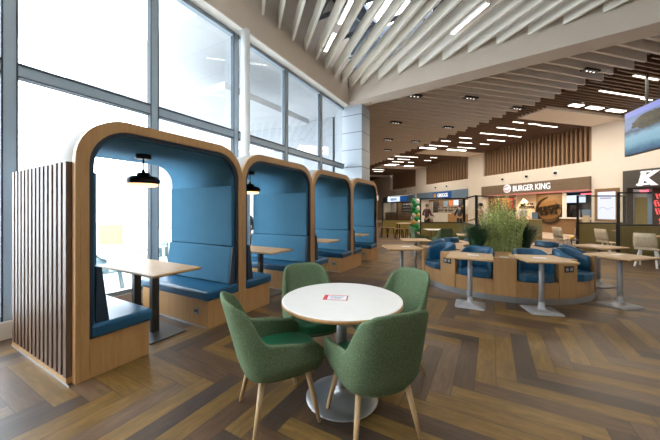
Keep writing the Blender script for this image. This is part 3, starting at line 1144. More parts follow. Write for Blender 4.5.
screen('olive screen with glazed top, behind the island tables and before the lit menu board', AX(577, 9.8), AX(625, 9.8), 0.935)
screen('nearest olive screen with glazed top, at the right edge before the red neon', AX(617.5, 8.0), AX(690, 8.0), 0.96)
screen('olive screen with glazed top, between the balloons and the planted island', AX(420, 11.9), AX(464, 11.9), 0.86)
screen('short olive screen returning towards the planted island', AX(464.5, 11.8), AX(476, 9.6), 0.86)
screen('glazed screen standing behind the tall grass', AX(476.5, 9.7), AX(514, 11.2), 0.86)
screen('far olive screen beside the last booth, left of the balloons', AX(382, 16.5), AX(412, 16.5), 0.82, 1.85, 3)

# ------------------------------------------------------------------ ceiling lights
LIN = [(-0.54, -4.66, -3.99, ), (-0.55, -3.62, -2.9), (-0.63, -2.79, -1.54), (-1.55, -4.64, -3.42), (-1.6, -3.32, -2.59), (-2.73, -4.64, -2.68),
       (-2.78, -2.5, -1.53), (-3.92, -5.1, -4.2), (-3.92, -2.97, -1.56), (-4.98, -4.18, -3.19), (-4.98, -2.54, -1.8), (-4.92, -5.66, -4.96),
       (-6.25, -5.62, -4.15), (-6.25, -3.28, -1.77), (-10.5, -6.0, -3.79), (-10.25, -2.74, -2.1), (-11.8, -6.0, -5.4), (-11.7, -5.08, -3.85),
       (-11.67, -2.38, -1.7), (-13.0, -4.91, -3.69), (-12.96, -3.28, -2.67), (-14.4, -4.6, -3.4), (-18.2, -4.6, -3.2), (-19.6, -3.8, -2.6), (-21.0, -5.2, -3.8),
       (4.53, -5.22, -3.99), (3.36, -4.9, -2.41), (3.26, -2.36, -1.73), (5.8, -4.4, -3.0)]
lens = {}
for (x, a, b) in LIN:
    t = thing('linear_light', 'slim lit strip light set between the dark timber ceiling battens', 'ceiling light', W(x, (a + b) / 2, 5.9), R(45), 'strip lights in the timber ceiling')
    L = (b - a) / 2
    B(-L, L, -0.04, 0.04, 0.0, 0.018).build('housing', 'white_pole', t)
    B(-L + 0.01, L - 0.01, -0.034, 0.034, -0.012, -0.001).build('diffuser', 'light', t)
PL = [((2.08, -4.5, -3.85), 'on the soffit box beside the hanging screen'), ((2.08, -3.5, -2.65), 'on the soffit box beside the hanging screen'), ((2.08, -2.25, -1.25), 'on the soffit box beside the hanging screen'),
      ((-6.95, -5.9, -4.6), 'on the second soffit box'), ((-6.95, -3.6, -2.0), 'on the second soffit box'), ((-14.75, -4.8, -3.6), 'on the third soffit box'), ((-14.75, -2.6, -1.6), 'on the third soffit box')]
for ((x, a, b), wh) in PL:
    t = thing('linear_light', 'broad bright strip light ' + wh, 'ceiling light', W(x, (a + b) / 2, 5.86), R(45), 'bright strip lights ' + wh)
    L = (b - a) / 2
    B(-L, L, -0.13, 0.13, 0.0, 0.05).build('housing', 'white_pole', t)
    B(-L + 0.02, L - 0.02, -0.11, 0.11, -0.012, -0.001).build('diffuser', 'light_hot', t)
for (p, q) in (((-3.0, 5.77), (-2.45, 5.2)), ((-3.85, 6.58), (-3.27, 5.98)), ((-0.82, 7.42), (-0.08, 6.65))):
    mx, my = (p[0] + q[0]) / 2, (p[1] + q[1]) / 2
    L = math.dist(p, q) / 2
    t = thing('linear_light', 'white strip light hung between the pale ceiling fins', 'ceiling light', (mx, my, 5.62), math.atan2(HY, HX), 'strip lights between the pale fins')
    B(-L, L, -0.045, 0.045, 0.0, 0.06).build('housing', 'white_pole', t)
    B(-L + 0.01, L - 0.01, -0.04, 0.04, -0.012, -0.001).build('diffuser', 'light', t)
for (x, y) in ((1.6, -9.35), (1.57, -11.56), (-1.93, -10.61), (-1.86, -7.56), (-5.0, -9.39), (-7.84, -8.02), (1.54, -6.6), (4.47, -7.35), (4.5, -10.0), (-5.1, -7.5)):
    x = -31 + 0.4 * round((x + 31) / 0.4)
    t = thing('downlight_cluster', 'black recessed downlight of three lit spots in the taupe ceiling', 'ceiling light', W(x, y, 5.72), R(45), 'three spot downlights in the taupe ceiling')
    B(-0.3, 0.3, -0.1, 0.1, 0.0, 0.06).build('housing', 'black', t)
    for k in (-0.15, 0, 0.15):
        MB().lathe([(0.022, -0.012), (0.026, -0.001)], 12, k, 0).build('spot', 'spot', t)
    l = area('glow', (0, 0, -0.03), (0, 0, 0), 0.45, 0.12, 42, (1, 0.86, 0.68), t, 130)
# small sprinklers
for (x, y) in ((0.2, -8.6), (-0.6, -10.6), (-3.2, -8.9), (2.6, -4.6)):
    o = MB().lathe([(0.05, -0.02), (0.05, 0.0)], 12).lathe([(0.015, -0.05), (0.015, -0.02)], 8).build('ceiling_sensor', 'white_pole', loc=W(x, y, 5.745))
    tag(o, 'small round white sensor on the batten ceiling', 'sensor', 'sensors on the batten ceiling')
# light given off by the rows of strip lights in the timber ceiling
for x in (-12, -5, -0.5, 4.5):
    area('strip_glow', W(x, -3.3, 5.84), (0, 0, WR), 3.5, 3.0, 210, (1, 0.88, 0.72))

# ------------------------------------------------------------------ burger counter
bk = thing('burger_shop_front', 'brown burger shop front with lit white name sign and a pink strip', 'shop front', P0, WR)
B(-7.38, 0.03, -0.16, -0.01, 2.52, 3.2).build('fascia', 'wood_grey', bk)
B(-7.38, 0.03, -0.2, -0.01, 2.42, 2.52).build('pink_strip', 'pink', bk)
B(-7.38, 0.03, -0.01, 2.8, 2.46, 2.52).build('shop_ceiling', 'dark', bk)
text('lettering', 'BURGER KING', 0.53, 'sign_white', bk, (-4.6, -0.165, 2.69), extrude=0.02, bold=0.009, sx=0.76)
lg = MB().prism([(-5.03 + 0.29 * math.cos(2 * PI * k / 32), 2.9 + 0.29 * math.sin(2 * PI * k / 32)) for k in range(32)], -0.2, -0.162, 'y').build('round_logo', 'sign_white', bk)


def bun_logo(cx, cz, r, y, d, parent, mats, txt, ts):
    """two bun halves with the name between, ringed by an open crescent, tilted"""
    for sgn in (1, -1):
        m = MB()
        poly = []
        for k in range(17):
            a = k / 16 * PI
            poly.append((0.62 * r * math.cos(a), sgn * (0.36 * r + 0.36 * r * math.sin(a) ** 0.8 * (1 if sgn > 0 else 0.75))))
        a = R(9)
        poly = [(cx + p[0] * math.cos(a) - p[1] * math.sin(a), cz + p[0] * math.sin(a) + p[1] * math.cos(a)) for p in poly]
        m.prism(poly, y - d, y, 'y')
        m.build('bun', mats[0], parent)
    m = MB()
    n = 40
    vs = []
    a0, a1 = R(95), R(385)
    for k in range(n + 1):
        a = a0 + (a1 - a0) * k / n
        w_ = 0.17 * math.sin(k / n * PI) ** 0.6 + 0.02
        for rr in (1.0, 1.0 - w_):
            for yy in (y - d, y):
                vs.append((cx + r * rr * math.cos(a), yy, cz + r * rr * math.sin(a)))
    fs = []
    for k in range(n):
        b = 4 * k
        fs += [(b, b + 4, b + 6, b + 2), (b + 1, b + 3, b + 7, b + 5), (b, b + 1, b + 5, b + 4), (b + 2, b + 6, b + 7, b + 3)]
    m.add(vs, fs)
    m.build('crescent', mats[1], parent)
    if txt:
        for (s_, dz, sz) in ((txt[0], 0.05, ts), (txt[1], -0.3, ts * 1.12)):
            text('logo_lettering', s_, sz * r, mats[2], parent, (cx - dz * r * math.sin(R(9)) * 0, y - d * 0.6, cz + dz * r), (R(90), R(-9), 0), 0.035, 'CENTER', 0.006 * r)


bun_logo(-5.03, 2.9, 0.24, -0.2, 0.012, bk, ('pink', 'pink', 'pink'), None, 0)
# inside: beige wall, wood panel with the bronze roundel, kitchen opening
ins = MB().box(-4.75, -3.2, 0.3, 0.4, 0, 2.46)
ins.build('beige_wall', 'warm_wall', bk)
text('wall_lettering', 'HOME OF THE', 0.15, 'bronze', bk, (-3.95, 0.29, 1.75), extrude=0.008, align='CENTER', bold=0.004)
text('wall_lettering', 'WHOPPER', 0.24, 'bronze', bk, (-3.95, 0.29, 1.5), extrude=0.008, align='CENTER', bold=0.008)
B(-3.2, -1.5, 0.2, 0.4, 0, 2.46).build('roundel_panel', 'wood_brown', bk)
bun_logo(-2.38, 1.36, 0.84, 0.2, 0.06, bk, ('bun', 'bronze', 'bronze'), ('BURGER', 'KING'), 0.46)
B(-1.5, 0.03, 0.0, 0.5, 0, 0.9).build('serving_front', 'wood_brown', bk)
B(-1.55, 0.03, -0.1, 0.6, 0.9, 0.97).build('serving_top', 'laminate', bk)
B(-1.5, -1.36, 0.05, 0.2, 0.97, 2.46).build('door_jamb', 'laminate', bk)
B(-7.38, 0.03, 2.7, 2.8, 0, 2.46).build('rear_wall', 'dark', bk)
B(-7.3, -4.75, 0.5, 0.6, 0, 2.46).build('menu_wall', 'wood_brown', bk)
for (x0, x1, z0, z1, mt) in ((-6.9, -6.2, 1.3, 2.2, 'bun'), (-6.0, -5.4, 1.5, 2.3, 'orange'), (-5.3, -4.85, 1.45, 2.3, 'red')):
    B(x0, x1, 0.46, 0.499, z0, z1).build('poster', mt, bk)
B(-2.5, -1.3, 1.6, 1.64, 1.85, 2.3).build('menu_board', 'sign_pale', bk)
B(-0.75, -0.2, 0.4, 0.43, 2.26, 2.33).build('red_strip_lamp', 'neon_red', bk)
kit = MB()
for (x0, x1, z0, z1) in ((-2.1, -1.65, 0.97, 1.7), (-1.55, -1.05, 0.97, 1.45), (-0.95, -0.6, 0.97, 1.8)):
    kit.box(x0, x1, 0.9, 1.4, z0, z1)
kit.build('kitchen_unit', 'dark_metal', bk)
MB().box(-0.95, -0.9, 0.5, 0.6, 0.97, 1.4).box(-0.6, -0.55, 0.5, 0.6, 0.97, 1.3).build('till', 'steel', bk)
area('counter_glow', (-0.7, 0.9, 2.4), (0, 0, 0), 1.0, 0.6, 26, (1, 0.85, 0.7), bk)
l = bpy.data.lights.new('scallop', 'SPOT')
l.energy, l.color, l.spot_size, l.spot_blend, l.shadow_soft_size = 130, (1, 0.8, 0.55), R(75), 0.4, 0.03
o = bpy.data.objects.new('scallop', l)
C.objects.link(o)
o.parent, o.location, o.rotation_euler = bk, (-4.15, 0.02, 2.38), (R(12), 0, 0)
area('panel_glow', (-2.4, -0.3, 2.4), (0, 0, 0), 1.4, 0.2, 22, (1, 0.78, 0.5), bk)
area('menu_glow', (-6.0, 0.1, 2.4), (0, 0, 0), 2, 0.3, 22, (1, 0.78, 0.55), bk)

# ------------------------------------------------------------------ bakery fronts
gr = thing('bakery_shop_front', 'slate blue bakery front with a lit blue name sign', 'shop front', P0, WR)
B(-16.4, -8.99, -0.16, -0.01, 2.45, 3.18).build('fascia', 'fascia_blue', gr)
B(-13.5, -10.85, -0.22, -0.161, 2.5, 3.1).build('sign_box', 'sign_blue', gr)
text('lettering', 'GREGGS', 0.46, 'sign_white', gr, (-12.75, -0.225, 2.64), extrude=0.012, bold=0.01, sx=0.85)
sq = MB()
for (i, j) in ((0, 0), (1, 0), (0, 1), (1, 1)):
    sq.box(-13.35 + 0.2 * i, -13.17 + 0.2 * i, -0.235, -0.221, 2.61 + 0.2 * j, 2.79 + 0.2 * j)
sq.build('gold_square_logo', 'gold', gr)
B(-16.4, -8.99, 1.3, 1.4, 0, 3.18).build('rear_wall', 'wood_brown', gr)
B(-16.4, -8.99, 0.0, 1.4, 2.5, 2.55).build('shop_ceiling', 'white', gr)
B(-14.1, -11.9, 0.25, 0.7, 0, 1.12).build('counter', 'laminate', gr)
B(-11.85, -9.4, 0.25, 0.7, 0, 1.05).build('counter_front', 'oak', gr)
for (x0, x1, z0, z1, mt) in ((-16.3, -15.6, 0.4, 2.3, 'white_cloth'), (-15.5, -14.6, 0.4, 2.3, 'dark'), (-14.5, -13.9, 1.3, 2.3, 'timber'), (-13.8, -13.1, 1.75, 2.3, 'fascia_blue'), (-13.0, -12.4, 1.8, 2.35, 'orange'),
                             (-12.3, -11.7, 1.85, 2.35, 'menu'), (-11.5, -10.9, 1.85, 2.35, 'dark'), (-10.8, -10.1, 0.3, 2.3, 'white_cloth'), (-10.0, -9.1, 0.3, 2.3, 'warm_wall')):
    B(x0, x1, 1.22, 1.299, z0, z1).build('wall_panel', mt, gr)
sh = MB()
for z in (1.15, 1.45, 1.72):
    sh.box(-14.4, -10.95, 0.95, 1.21, z, z + 0.03)
sh.build('shelf', 'ply', gr)
random.seed(3)
for mt, nm in (('bun', 'bread_stock'), ('paper', 'carton_stock'), ('dark', 'bottle_stock')):
    sh = MB()
    for z in (1.18, 1.48):
        for k in range(15):
            x = -14.35 + k * 0.225 + {'bun': 0, 'paper': 0.075, 'dark': 0.15}[mt]
            sh.box(x, x + random.uniform(0.04, 0.07), 1.0, 1.15, z, z + random.uniform(0.08, 0.22))
    o = sh.build(nm, mt, gr)
    o['kind'] = 'stuff'
area('shop_glow', (-12.5, 0.6, 2.45), (0, 0, 0), 6, 0.9, 70, (1, 0.87, 0.7), gr)
g2 = thing('far_shop_front', 'far blue and white bakery front beyond the balloons', 'shop front', P0, WR)
B(-24.7, -17.0, -0.16, -0.01, 2.4, 3.1).build('fascia', 'fascia_blue', g2)
B(-23.2, -20.0, -0.2, -0.161, 2.45, 3.05).build('sign_panel', 'sign_pale', g2)
B(-20.0, -18.4, -0.2, -0.161, 2.45, 3.05).build('sign_panel_blue', 'sign_blue', g2)
text('lettering', 'GREGGS', 0.42, 'sign_blue', g2, (-22.4, -0.205, 2.6), extrude=0.01, bold=0.01)
B(-24.7, -17.0, 1.2, 1.3, 0, 3.1).build('rear_wall', 'dark', g2)
B(-24.7, -17.0, 0.2, 0.6, 0, 1.1).build('counter', 'wood_brown', g2)
for k in range(4):
    B(-21.2, -19.0, 0.9, 1.19, 1.0 + k * 0.36, 1.04 + k * 0.36).build('shelf', 'paper', g2)
B(-24.6, -23.4, 1.1, 1.19, 0.6, 2.4).build('white_panel', 'laminate', g2)
B(-22.9, -22.0, 1.1, 1.19, 0.6, 2.4).build('brown_panel', 'wood_brown', g2)
area('shop_glow', (-20.5, 0.5, 2.5), (0, 0, 0), 6, 0.8, 40, (1, 0.87, 0.7), g2)

# ------------------------------------------------------------------ chicken counter at the right edge
kf = thing('chicken_shop_front', 'dark shop front with a big lit white K and red neon writing', 'shop front', P0, WR)
B(1.45, 9.0, -0.16, -0.01, 2.45, 3.28).build('fascia', 'charcoal_wood', kf)
B(1.45, 1.6, -0.16, 0.3, 0, 2.45).build('jamb', 'charcoal_wood', kf)
text('lettering', 'K', 0.88, 'sign_white', kf, (1.98, -0.165, 2.55), extrude=0.025, bold=0.035, shear=0.2, sx=1.12)
MB().prism([(1.95, 2.55), (2.4, 2.55), (2.41, 2.63), (1.98, 2.63)], -0.19, -0.162, 'y').prism([(2.1, 3.12), (2.47, 3.12), (2.49, 3.19), (2.13, 3.19)], -0.19, -0.162, 'y').build('letter_serif', 'sign_white', kf)
B(1.6, 9.0, 2.2, 2.3, 0, 2.45).build('rear_wall', 'dark', kf)
B(1.6, 9.0, -0.01, 2.3, 2.4, 2.45).build('shop_ceiling', 'dark', kf)
B(1.6, 2.12, 0.4, 0.5, 0, 2.0).build('side_panel', 'olive', kf)
B(2.12, 2.28, 0.3, 0.5, 0, 2.4).build('grey_pillar', 'fascia_blue', kf)
B(2.3, 4.0, 0.3, 0.4, 0, 2.4).build('neon_backboard', 'bronze', kf)
for k, (s_, x) in enumerate((("It's", 0.05), ('finger', 0.0), ("lickin'", 0.05), ('good', 0.15))):
    text('neon_writing', s_, 0.42, 'neon', kf, (2.38 + x, 0.28, 1.9 - k * 0.36), (R(90), R(-14), 0), 0.012, 'LEFT', 0.0)
B(1.95, 2.25, 0.1, 0.13, 2.25, 2.33).build('red_strip_lamp', 'neon_red', kf)
B(1.6, 9.0, 0.6, 1.2, 0, 1.05).build('counter', 'dark_metal', kf)

# ------------------------------------------------------------------ things on the shop wall
mb = thing('menu_screen', 'tall lit pale menu screen in an oak surround on the cream pier', 'screen', W(0.72, 0, 0), WR)
B(-0.52, 0.52, -0.05, -0.001, 0.8, 2.5).build('surround', 'wood_brown', mb)
B(-0.37, 0.38, -0.07, -0.0501, 0.93, 2.33).build('display', 'menu', mb)
pr = MB().box(-0.26, 0.22, -0.074, -0.0701, 1.98, 2.03)
for k in range(9):
    pr.box(-0.28 + k * 0.065, -0.24 + k * 0.065, -0.074, -0.0701, 1.48 + 0.05 * math.sin(k * 0.9), 1.51 + 0.05 * math.sin(k * 0.9))
pr.build('print', 'menu_ink', mb)
ps = thing('counter_sign', 'small teal topped notice stand below the lit menu screen', 'sign', W(0.1, -0.5, 0), WR)
B(-0.14, 0.14, -0.06, 0.06, 0, 1.12).build('stand', 'ply', ps)
B(-0.16, 0.16, -0.07, 0.07, 1.12, 1.42).build('notice', 'fascia_blue', ps)
for (x, wh) in ((-5.54, 'above the lit round logo'), (-3.68, 'above the middle of the burger sign'), (-1.82, 'above the end of the burger sign'), (-11.65, 'above the blue bakery sign'),
                (-13.29, 'just left of the blue bakery sign, high up'), (-18.9, 'above the far bakery front, first of its pair'), (-21.6, 'above the far bakery front, second of its pair')):
    t = thing('wall_spotlight', 'small black spotlight on a white ring ' + wh, 'spotlight', W(x, 0, 3.62), WR, 'spotlights on the cream wall')
    ring_ = MB().prism([(0.17 * math.cos(2 * PI * k / 24), 0.17 * math.sin(2 * PI * k / 24)) for k in range(24)], -0.02, -0.001, 'y')
    ring_.build('mounting_ring', 'white_pole', t)
    MB().tube([(0, -0.02, 0), (0.01, -0.1, -0.02)], 0.075, 14).build('lamp_head', 'black', t)

# hanging screen
a, b = Vector((4.28, 14.54)), Vector((5.0, 11.43))
d = b - a
t = thing('hanging_screen', 'large advert screen hung from the ceiling at the upper right', 'screen', (a.x, a.y, 0), math.atan2(d.y, d.x))
L = d.length
B(-0.03, L + 0.03, -0.0, 0.12, 3.36, 4.95).build('casing', 'black', t)
B(0, L, -0.012, -0.001, 3.39, 4.92).build('display', 'tv', t)
B(0.9, 0.96, 0.03, 0.09, 4.95, 5.95).build('pole', 'black', t)
B(2.3, 2.36, 0.03, 0.09, 4.95, 5.95).build('pole', 'black', t)

# exit sign on the far pier
t = thing('exit_sign', 'small lit white and green sign on the far cream pier', 'sign', W(-26.8, -0.05, 3.0), WR)
B(-0.25, 0.25, -0.06, -0.001, -0.2, 0.45).build('sign_face', 'sign_white', t)
B(-0.12, 0.12, -0.07, -0.0601, 0.0, 0.25).build('green_mark', 'bal_green', t)

# ------------------------------------------------------------------ furniture further back
G2 = 'green tub chairs by the glazed screens'
p = AX(420.5, 9.7)
dup(g0, (p.x, p.y, 0), face(CR.x, CR.y), 'small far green tub chair beside the balloons, left of the pale table')['group'] = G2
p = AX(442.5, 9.0)
dup(g0, (p.x, p.y, 0), face(-0.49, 0.87), 'far green tub chair with its back to the viewer, before the pale table')['group'] = G2
p = AX(461, 9.7)
dup(g0, (p.x, p.y, 0), face(-CR.x, -CR.y), 'far green tub chair at the end of the pale table, nearest the tall grass')['group'] = G2
p = AX(438, 9.8)
t = thing('dining_table', 'far pale topped table between the green chairs and the olive screen', 'table', (p.x, p.y, 0), R(29.5))
B(-0.42, 0.42, -0.3, 0.3, 0.715, 0.74).build('tabletop', 'laminate', t, bevel=0.008)
B(-0.24, -0.2, -0.03, 0.03, 0.02, 0.7149).box(0.2, 0.24, -0.03, 0.03, 0.02, 0.7149).build('post', 'grey', t)
B(-0.35, 0.35, -0.22, 0.22, 0, 0.02).build('base_plate', 'grey', t)
p = AX(469, 7.75)
dup(cafe, (p.x, p.y, 0), R(10), 'far cafe table behind the island bench, left of the tall grass')

G3 = 'pale wooden chairs by the olive screens'


def make_ply_chair(label, loc, rz):
    t = thing('plywood_chair', label, 'chair', loc, rz, G3)
    bk_ = MB()
    vs = []
    for z, w_, y in ((0.5, 0.2, -0.19), (0.6, 0.205, -0.215), (0.72, 0.2, -0.235), (0.84, 0.185, -0.265)):
        for x in (-1, -0.6, 0, 0.6, 1):
            vs.append((x * w_, y - 0.02 * (1 - x * x), z))
    n0 = len(vs)
    vs += [(v[0], v[1] - 0.014, v[2]) for v in vs]
    fs = []
    for j in range(3):
        for i in range(4):
            q = (j * 5 + i, j * 5 + i + 1, (j + 1) * 5 + i + 1, (j + 1) * 5 + i)
            fs += [q, tuple(n0 + v for v in q)[::-1]]
    for i in range(4):
        fs += [(i, n0 + i, n0 + i + 1, i + 1), (15 + i, 16 + i, n0 + 16 + i, n0 + 15 + i)]
    for j in range(3):
        fs += [(j * 5, (j + 1) * 5, n0 + (j + 1) * 5, n0 + j * 5), (j * 5 + 4, n0 + j * 5 + 4, n0 + (j + 1) * 5 + 4, (j + 1) * 5 + 4)]
    bk_.add(vs, fs, True)
    bk_.prism([(-0.2, 0.5), (-0.19, 0.455), (-0.16, 0.44), (-0.17, 0.425), (-0.21, 0.44), (-0.215, 0.5)], -0.19, 0.19, 'x')
    bk_.build('backrest', 'ply', t)
    MB().prism(se(0.2, 0.2, 28, 4, 0, 0.02), 0.425, 0.441).build('seat', 'ply', t)
    for s in (-1, 1):
        for q in (-1, 1):
            MB().bar((s * 0.13, q * 0.06 + 0.01, 0.425), (s * 0.19, q * 0.2 + 0.01, 0), 0.035, 0.02).build('leg', 'white_pole', t)
    return t


p = AX(648, 7.05)
pc = make_ply_chair('pale wooden chair with white legs at the right edge, before the nearest olive screen', (p.x, p.y, 0), face(CR.x * 0.9 - 0.3, CR.y + 0.3))
for (px, dd, f, lab) in ((609, 8.5, (0.87, 0.49), 'pale wooden chair before the olive screen below the lit menu board'),
                         (564.5, 9.4, (0.87, 0.49), 'pale wooden chair right of the tall grass, first of a facing pair'),
                         (573.5, 10.35, (-0.6, 0.8), 'pale wooden chair right of the tall grass, touching the edge of the olive screen')):
    p = AX(px, dd)
    dup(pc, (p.x, p.y, 0), face(*f), lab)
for (px, dd, lab) in ((672, 7.2, 'plain table cut by the right edge, beside the pale wooden chair'), (629, 9.2, 'table behind the nearest olive screen, beside a pale chair')):
    p = AX(px, dd)
    dup(cafe, (p.x, p.y, 0), R(30), lab)['group'] = 'tables by the olive screens'
p = AX(571.8, 8.9)
t = thing('side_table', 'small dark side table between the two pale chairs right of the grass', 'table', (p.x, p.y, 0))
MB().lathe([(0.16, 0.46), (0.16, 0.48)], 20).build('tabletop', 'black', t)
MB().lathe([(0.1, 0), (0.1, 0.01), (0.015, 0.02), (0.015, 0.46)], 14).build('post', 'black', t)
o = MB().lathe([(0.03, 0), (0.045, 0.02), (0.045, 0.09), (0.03, 0.1)], 16).build('yellow_pot', 'gold', loc=(p.x, p.y, 0.4805))
tag(o, 'small yellow pot on the dark side table', 'pot')
# olive block in front of the burger counter
p = AX(528.5, 12.9)
t = thing('order_point', 'olive boxed counter standing before the beige burger wall', 'counter', (p.x, p.y, 0), R(29.5))
B(-0.47, 0.47, -0.2, 0.3, 0, 0.96).build('body', 'olive', t)
B(-0.48, 0.48, -0.21, 0.31, 0.96, 0.985).build('top', 'oak_top', t)
B(0.15, 0.38, -0.05, 0.0, 0.985, 1.3).build('notice_holder', 'fascia_blue', t)
# dark stools by the far screen
st0 = None
for (px, dd, lab) in ((391, 14.6, 'dark stool by the far olive screen, nearest the last booth'), (399.5, 13.8, 'dark stool by the far olive screen, under the high table'),
                      (409.5, 13.8, 'dark stool by the far olive screen, nearest the balloons'), (384.5, 15, 'dark stool at the very end of the far olive screen')):
    p = AX(px, dd)
    if st0 is None:
        st0 = thing('bar_stool', lab, 'stool', (p.x, p.y, 0), 0.3, 'dark stools by the far screen')
        MB().prism(se(0.19, 0.19, 20, 4), 0.46, 0.5).build('seat', 'timber', st0)
        for a in (-1, 1):
            for b in (-1, 1):
                MB().bar((a * 0.12, b * 0.12, 0.46), (a * 0.17, b * 0.17, 0), 0.03, 0.03).build('leg', 'black', st0)
    else:
        dup(st0, (p.x, p.y, 0), 0.5, lab)
p = AX(405, 14.3)
t = thing('dining_table', 'far olive topped table among the dark stools', 'table', (p.x, p.y, 0), R(29.5))
B(-0.4, 0.4, -0.3, 0.3, 0.72, 0.75).build('tabletop', 'ply', t)
for a in (-1, 1):
    for b in (-1, 1):
        B(a * 0.34 - 0.02, a * 0.34 + 0.02, b * 0.24 - 0.02, b * 0.24 + 0.02, 0, 0.72).build('leg', 'black', t)
# balloons
p = AX(415.5, 12.7)
t = thing('balloon_column', 'column of green, white and gold balloons by the glazed screen', 'balloons', (p.x, p.y, 0))
MB().lathe([(0.18, 0), (0.18, 0.02), (0.012, 0.03), (0.012, 1.9)], 12).build('stand', 'black', t)
k = 0
for lv in range(9):
    for q in range(4):
        a = lv * 0.7 + q * PI / 2
        mt = ('bal_green', 'bal_white', 'bal_green', 'bal_gold', 'bal_green', 'bal_white', 'bal_green')[(q * 2 + lv * 3 + lv // 3) % 7]
        MB().ball((0.12 * math.cos(a), 0.12 * math.sin(a), 0.55 + lv * 0.155), 0.105, 0.105, 0.12).build('balloon', mt, t)


# ------------------------------------------------------------------ people
def person(label, loc, rz, top, leg, cap, mask=False, h=1.72, arms=((0.3, 0.15, 0.95), (-0.3, 0.15, 0.95))):
    t = thing('person', label, 'person', loc, rz)
    s = h / 1.72

    def skin(name, verts, edges, mat, parent, sub=2):
        me = bpy.data.meshes.new(name)
        me.from_pydata([Vector(v[:3]) * s for v in verts], edges, [])
        me.materials.append(M[mat])
        o = bpy.data.objects.new(name, me)
        C.objects.link(o)
        o.parent = parent
        m = o.modifiers.new('skin', 'SKIN')
        for i, v in enumerate(verts):
            me.skin_vertices[0].data[i].radius = (v[3] * s, (v[4] if len(v) > 4 else v[3]) * s)
        me.skin_vertices[0].data[0].use_root = True
        m.use_smooth_shade = True
        q = o.modifiers.new('sub', 'SUBSURF')
        q.levels = q.render_levels = sub
        return o
    V = [(0, 0, 0.93, .13, .1), (0, 0, 1.1, .12, .09), (0, 0, 1.3, .14, .1), (0, 0, 1.42, .08, .07), (0, 0.01, 1.5, .05, .05), (0, 0.02, 1.57, .068, .08), (0, 0.02, 1.65, .072, .088), (0, 0.015, 1.71, .05, .06)]
    E_ = [(i, i + 1) for i in range(7)]
    for sg, hand in ((1, arms[0]), (-1, arms[1])):
        b_ = len(V)
        el = (sg * 0.26, -0.02, 1.12)
        V += [(sg * 0.17, 0, 1.39, .055), (el[0], el[1], el[2], .042), (hand[0], hand[1], hand[2] + 0.04, .028), (hand[0], hand[1] + 0.06, hand[2], .03, .015)]
        E_ += [(3, b_), (b_, b_ + 1), (b_ + 1, b_ + 2), (b_ + 2, b_ + 3)]
        for f in range(5):
            V += [(hand[0] + (f - 2) * 0.02, hand[1] + (0.14 if f not in (0, 4) else 0.11), hand[2] - 0.03, .009)]
            E_ += [(b_ + 3, len(V) - 1)]
        b_ = len(V)
        V += [(sg * 0.09, 0, 0.85, .085), (sg * 0.1, 0.02, 0.48, .058), (sg * 0.1, -0.01, 0.09, .04), (sg * 0.11, 0.12, 0.03, .035, .025)]
        E_ += [(0, b_), (b_, b_ + 1), (b_ + 1, b_ + 2), (b_ + 2, b_ + 3)]
    body_ = skin('body', V, E_, 'skin', t)
    TV = [(0, 0, 0.9, .155, .12), (0, 0, 1.1, .14, .11), (0, 0, 1.3, .16, .118), (0, 0, 1.42, .095, .085)]
    TE = [(0, 1), (1, 2), (2, 3)]
    for sg, hand in ((1, arms[0]), (-1, arms[1])):
        b_ = len(TV)
        TV += [(sg * 0.17, 0, 1.395, .07), (sg * 0.26, -0.02, 1.12, .056), (sg * 0.26 * 0.3 + hand[0] * 0.7, -0.006 + hand[1] * 0.7, 1.12 * 0.3 + (hand[2] + 0.04) * 0.7, .045)]
        TE += [(3, b_), (b_, b_ + 1), (b_ + 1, b_ + 2)]
    skin('jacket', TV, TE, top, t)
    LV = [(0, 0, 0.93, .14, .11)]
    LE = []
    for sg in (1, -1):
        b_ = len(LV)
        LV += [(sg * 0.09, 0, 0.84, .1), (sg * 0.1, 0.02, 0.48, .075), (sg * 0.1, -0.01, 0.1, .06)]
        LE += [(0, b_), (b_, b_ + 1), (b_ + 1, b_ + 2)]
    skin('trousers', LV, LE, leg, t)
    m = MB().ball((0, 0.005, 1.675), 0.088, 0.105, 0.075)
    m.ball((0, 0.1, 1.668), 0.06, 0.055, 0.012)
    o = m.build('cap' if cap else 'hair', 'black_cloth', t)
    o.scale = (s, s, s)
    m = MB()
    for sg in (-1, 1):
        m.ball((sg * 0.03, 0.098, 1.615), 0.01)
    o = m.build('eyes', 'black', t)
    o.scale = (s, s, s)
    if mask:
        o = MB().ball((0, 0.075, 1.57), 0.055, 0.045, 0.045).build('face_mask', 'mask', t)
        o.scale = (s, s, s)
    else:
        o = MB().ball((0, 0.1, 1.59), 0.012, 0.02, 0.022).build('nose', 'skin', t)
        o.scale = (s, s, s)
        o = MB().ball((0, 0.094, 1.555), 0.026, 0.008, 0.008).build('mouth', 'maroon', t)
        o.scale = (s, s, s)
    for sg in (-1, 1):
        o = MB().ball((sg * 0.078, 0.015, 1.6), 0.014, 0.02, 0.03).build('ear', 'skin', t)
        o.scale = (s, s, s)
    return t


p = AX(427, 16.5)
person('person in a maroon top seen from behind at the bakery counter', (p.x, p.y, 0), R(-20), 'maroon', 'black_cloth', False, arms=((0.24, 0.3, 1.05), (-0.24, 0.3, 1.05)))
p = AX(459.5, 19.0)
person('person in dark clothes standing beyond the glazed screen at the bakery', (p.x, p.y, 0), R(20), 'black_cloth', 'black_cloth', False)
p = AX(480.5, 11.5)
person('person in a dusty pink top and face mask left of the tall grass', (p.x, p.y, 0), R(80), 'pink_cloth', 'black_cloth', True, True, 1.66, ((0.2, 0.34, 1.0), (-0.2, 0.34, 1.0)))
p = AX(522.5, 16.9)
person('person in a white top and dark cap before the beige burger wall', (p.x, p.y, 0), R(200), 'white_cloth', 'black_cloth', True, False, 1.7)

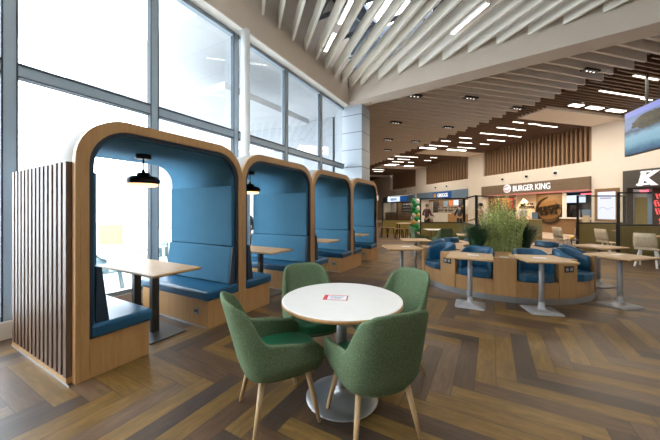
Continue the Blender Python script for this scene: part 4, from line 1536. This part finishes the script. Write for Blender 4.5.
# ------------------------------------------------------------------ terrace furniture outside
def make_terrace_chair(label, loc, rz):
    t = thing('terrace_chair', label, 'chair', loc, rz, 'pale terrace chairs outside')
    m = MB()
    vs = []
    n = 9
    for z in (0.44, 0.6, 0.74, 0.8):
        for k in range(n):
            a = PI * (k / (n - 1)) + PI
            r = 0.25 + 0.03 * (z - 0.44)
            fall = (abs(math.cos(a)) ** 3) * 0.2 * (z - 0.44) / 0.36
            vs.append((r * math.cos(a), 0.9 * r * math.sin(a), z - fall))
    N = len(vs)
    vs += [(v[0] * 0.95, v[1] * 0.95, v[2]) for v in vs]
    fs = []
    for j in range(3):
        for i in range(n - 1):
            q = (j * n + i, j * n + i + 1, (j + 1) * n + i + 1, (j + 1) * n + i)
            fs += [q, tuple(N + v for v in q)[::-1]]
    for i in range(n - 1):
        fs.append((3 * n + i, 3 * n + i + 1, N + 3 * n + i + 1, N + 3 * n + i))
    m.add(vs, fs, True)
    m.build('backrest', 'teal_plastic', t)
    MB().prism(se(0.25, 0.24, 28, 3), 0.42, 0.45).build('seat', 'teal_plastic', t)
    for a in (-1, 1):
        for b in (-1, 1):
            MB().tube([(a * 0.18, b * 0.17, 0.42), (a * 0.23, b * 0.23, 0)], 0.018, 8).build('leg', 'teal_plastic', t)
    return t


tc = make_terrace_chair('pale teal chair on the terrace, seen through the nearest booth', (-6.0, 2.5, -0.12), face(0.3, 0.9))
dup(tc, (-7.0, 3.95, -0.12), face(-0.3, -0.9), 'pale teal chair on the terrace, on the far side of the outdoor table')
t = thing('terrace_table', 'pale outdoor table on the terrace beyond the nearest booth', 'table', (-6.45, 3.2, -0.12), R(20))
B(-0.4, 0.4, -0.4, 0.4, 0.71, 0.74).build('tabletop', 'white_pole', t)
for a in (-1, 1):
    for b in (-1, 1):
        B(a * 0.35 - 0.02, a * 0.35 + 0.02, b * 0.35 - 0.02, b * 0.35 + 0.02, 0, 0.71).build('leg', 'white_pole', t)
t = thing('yellow_board', 'yellow board standing out on the terrace', 'sign', (-13.2, 5.6, -0.12), R(40))
B(-0.4, 0.4, -0.05, 0.05, 0.15, 0.95).build('board', 'yellow', t)
for a in (-0.4, 0.4):
    B(a * 0.8 - 0.03, a * 0.8 + 0.03, -0.03, 0.03, 0, 0.15).build('leg', 'grey', t)
person('person in dark clothes out on the terrace, behind the second booth', (-5.9, 5.75, -0.12), R(90), 'black_cloth', 'black_cloth', False, h=1.6)
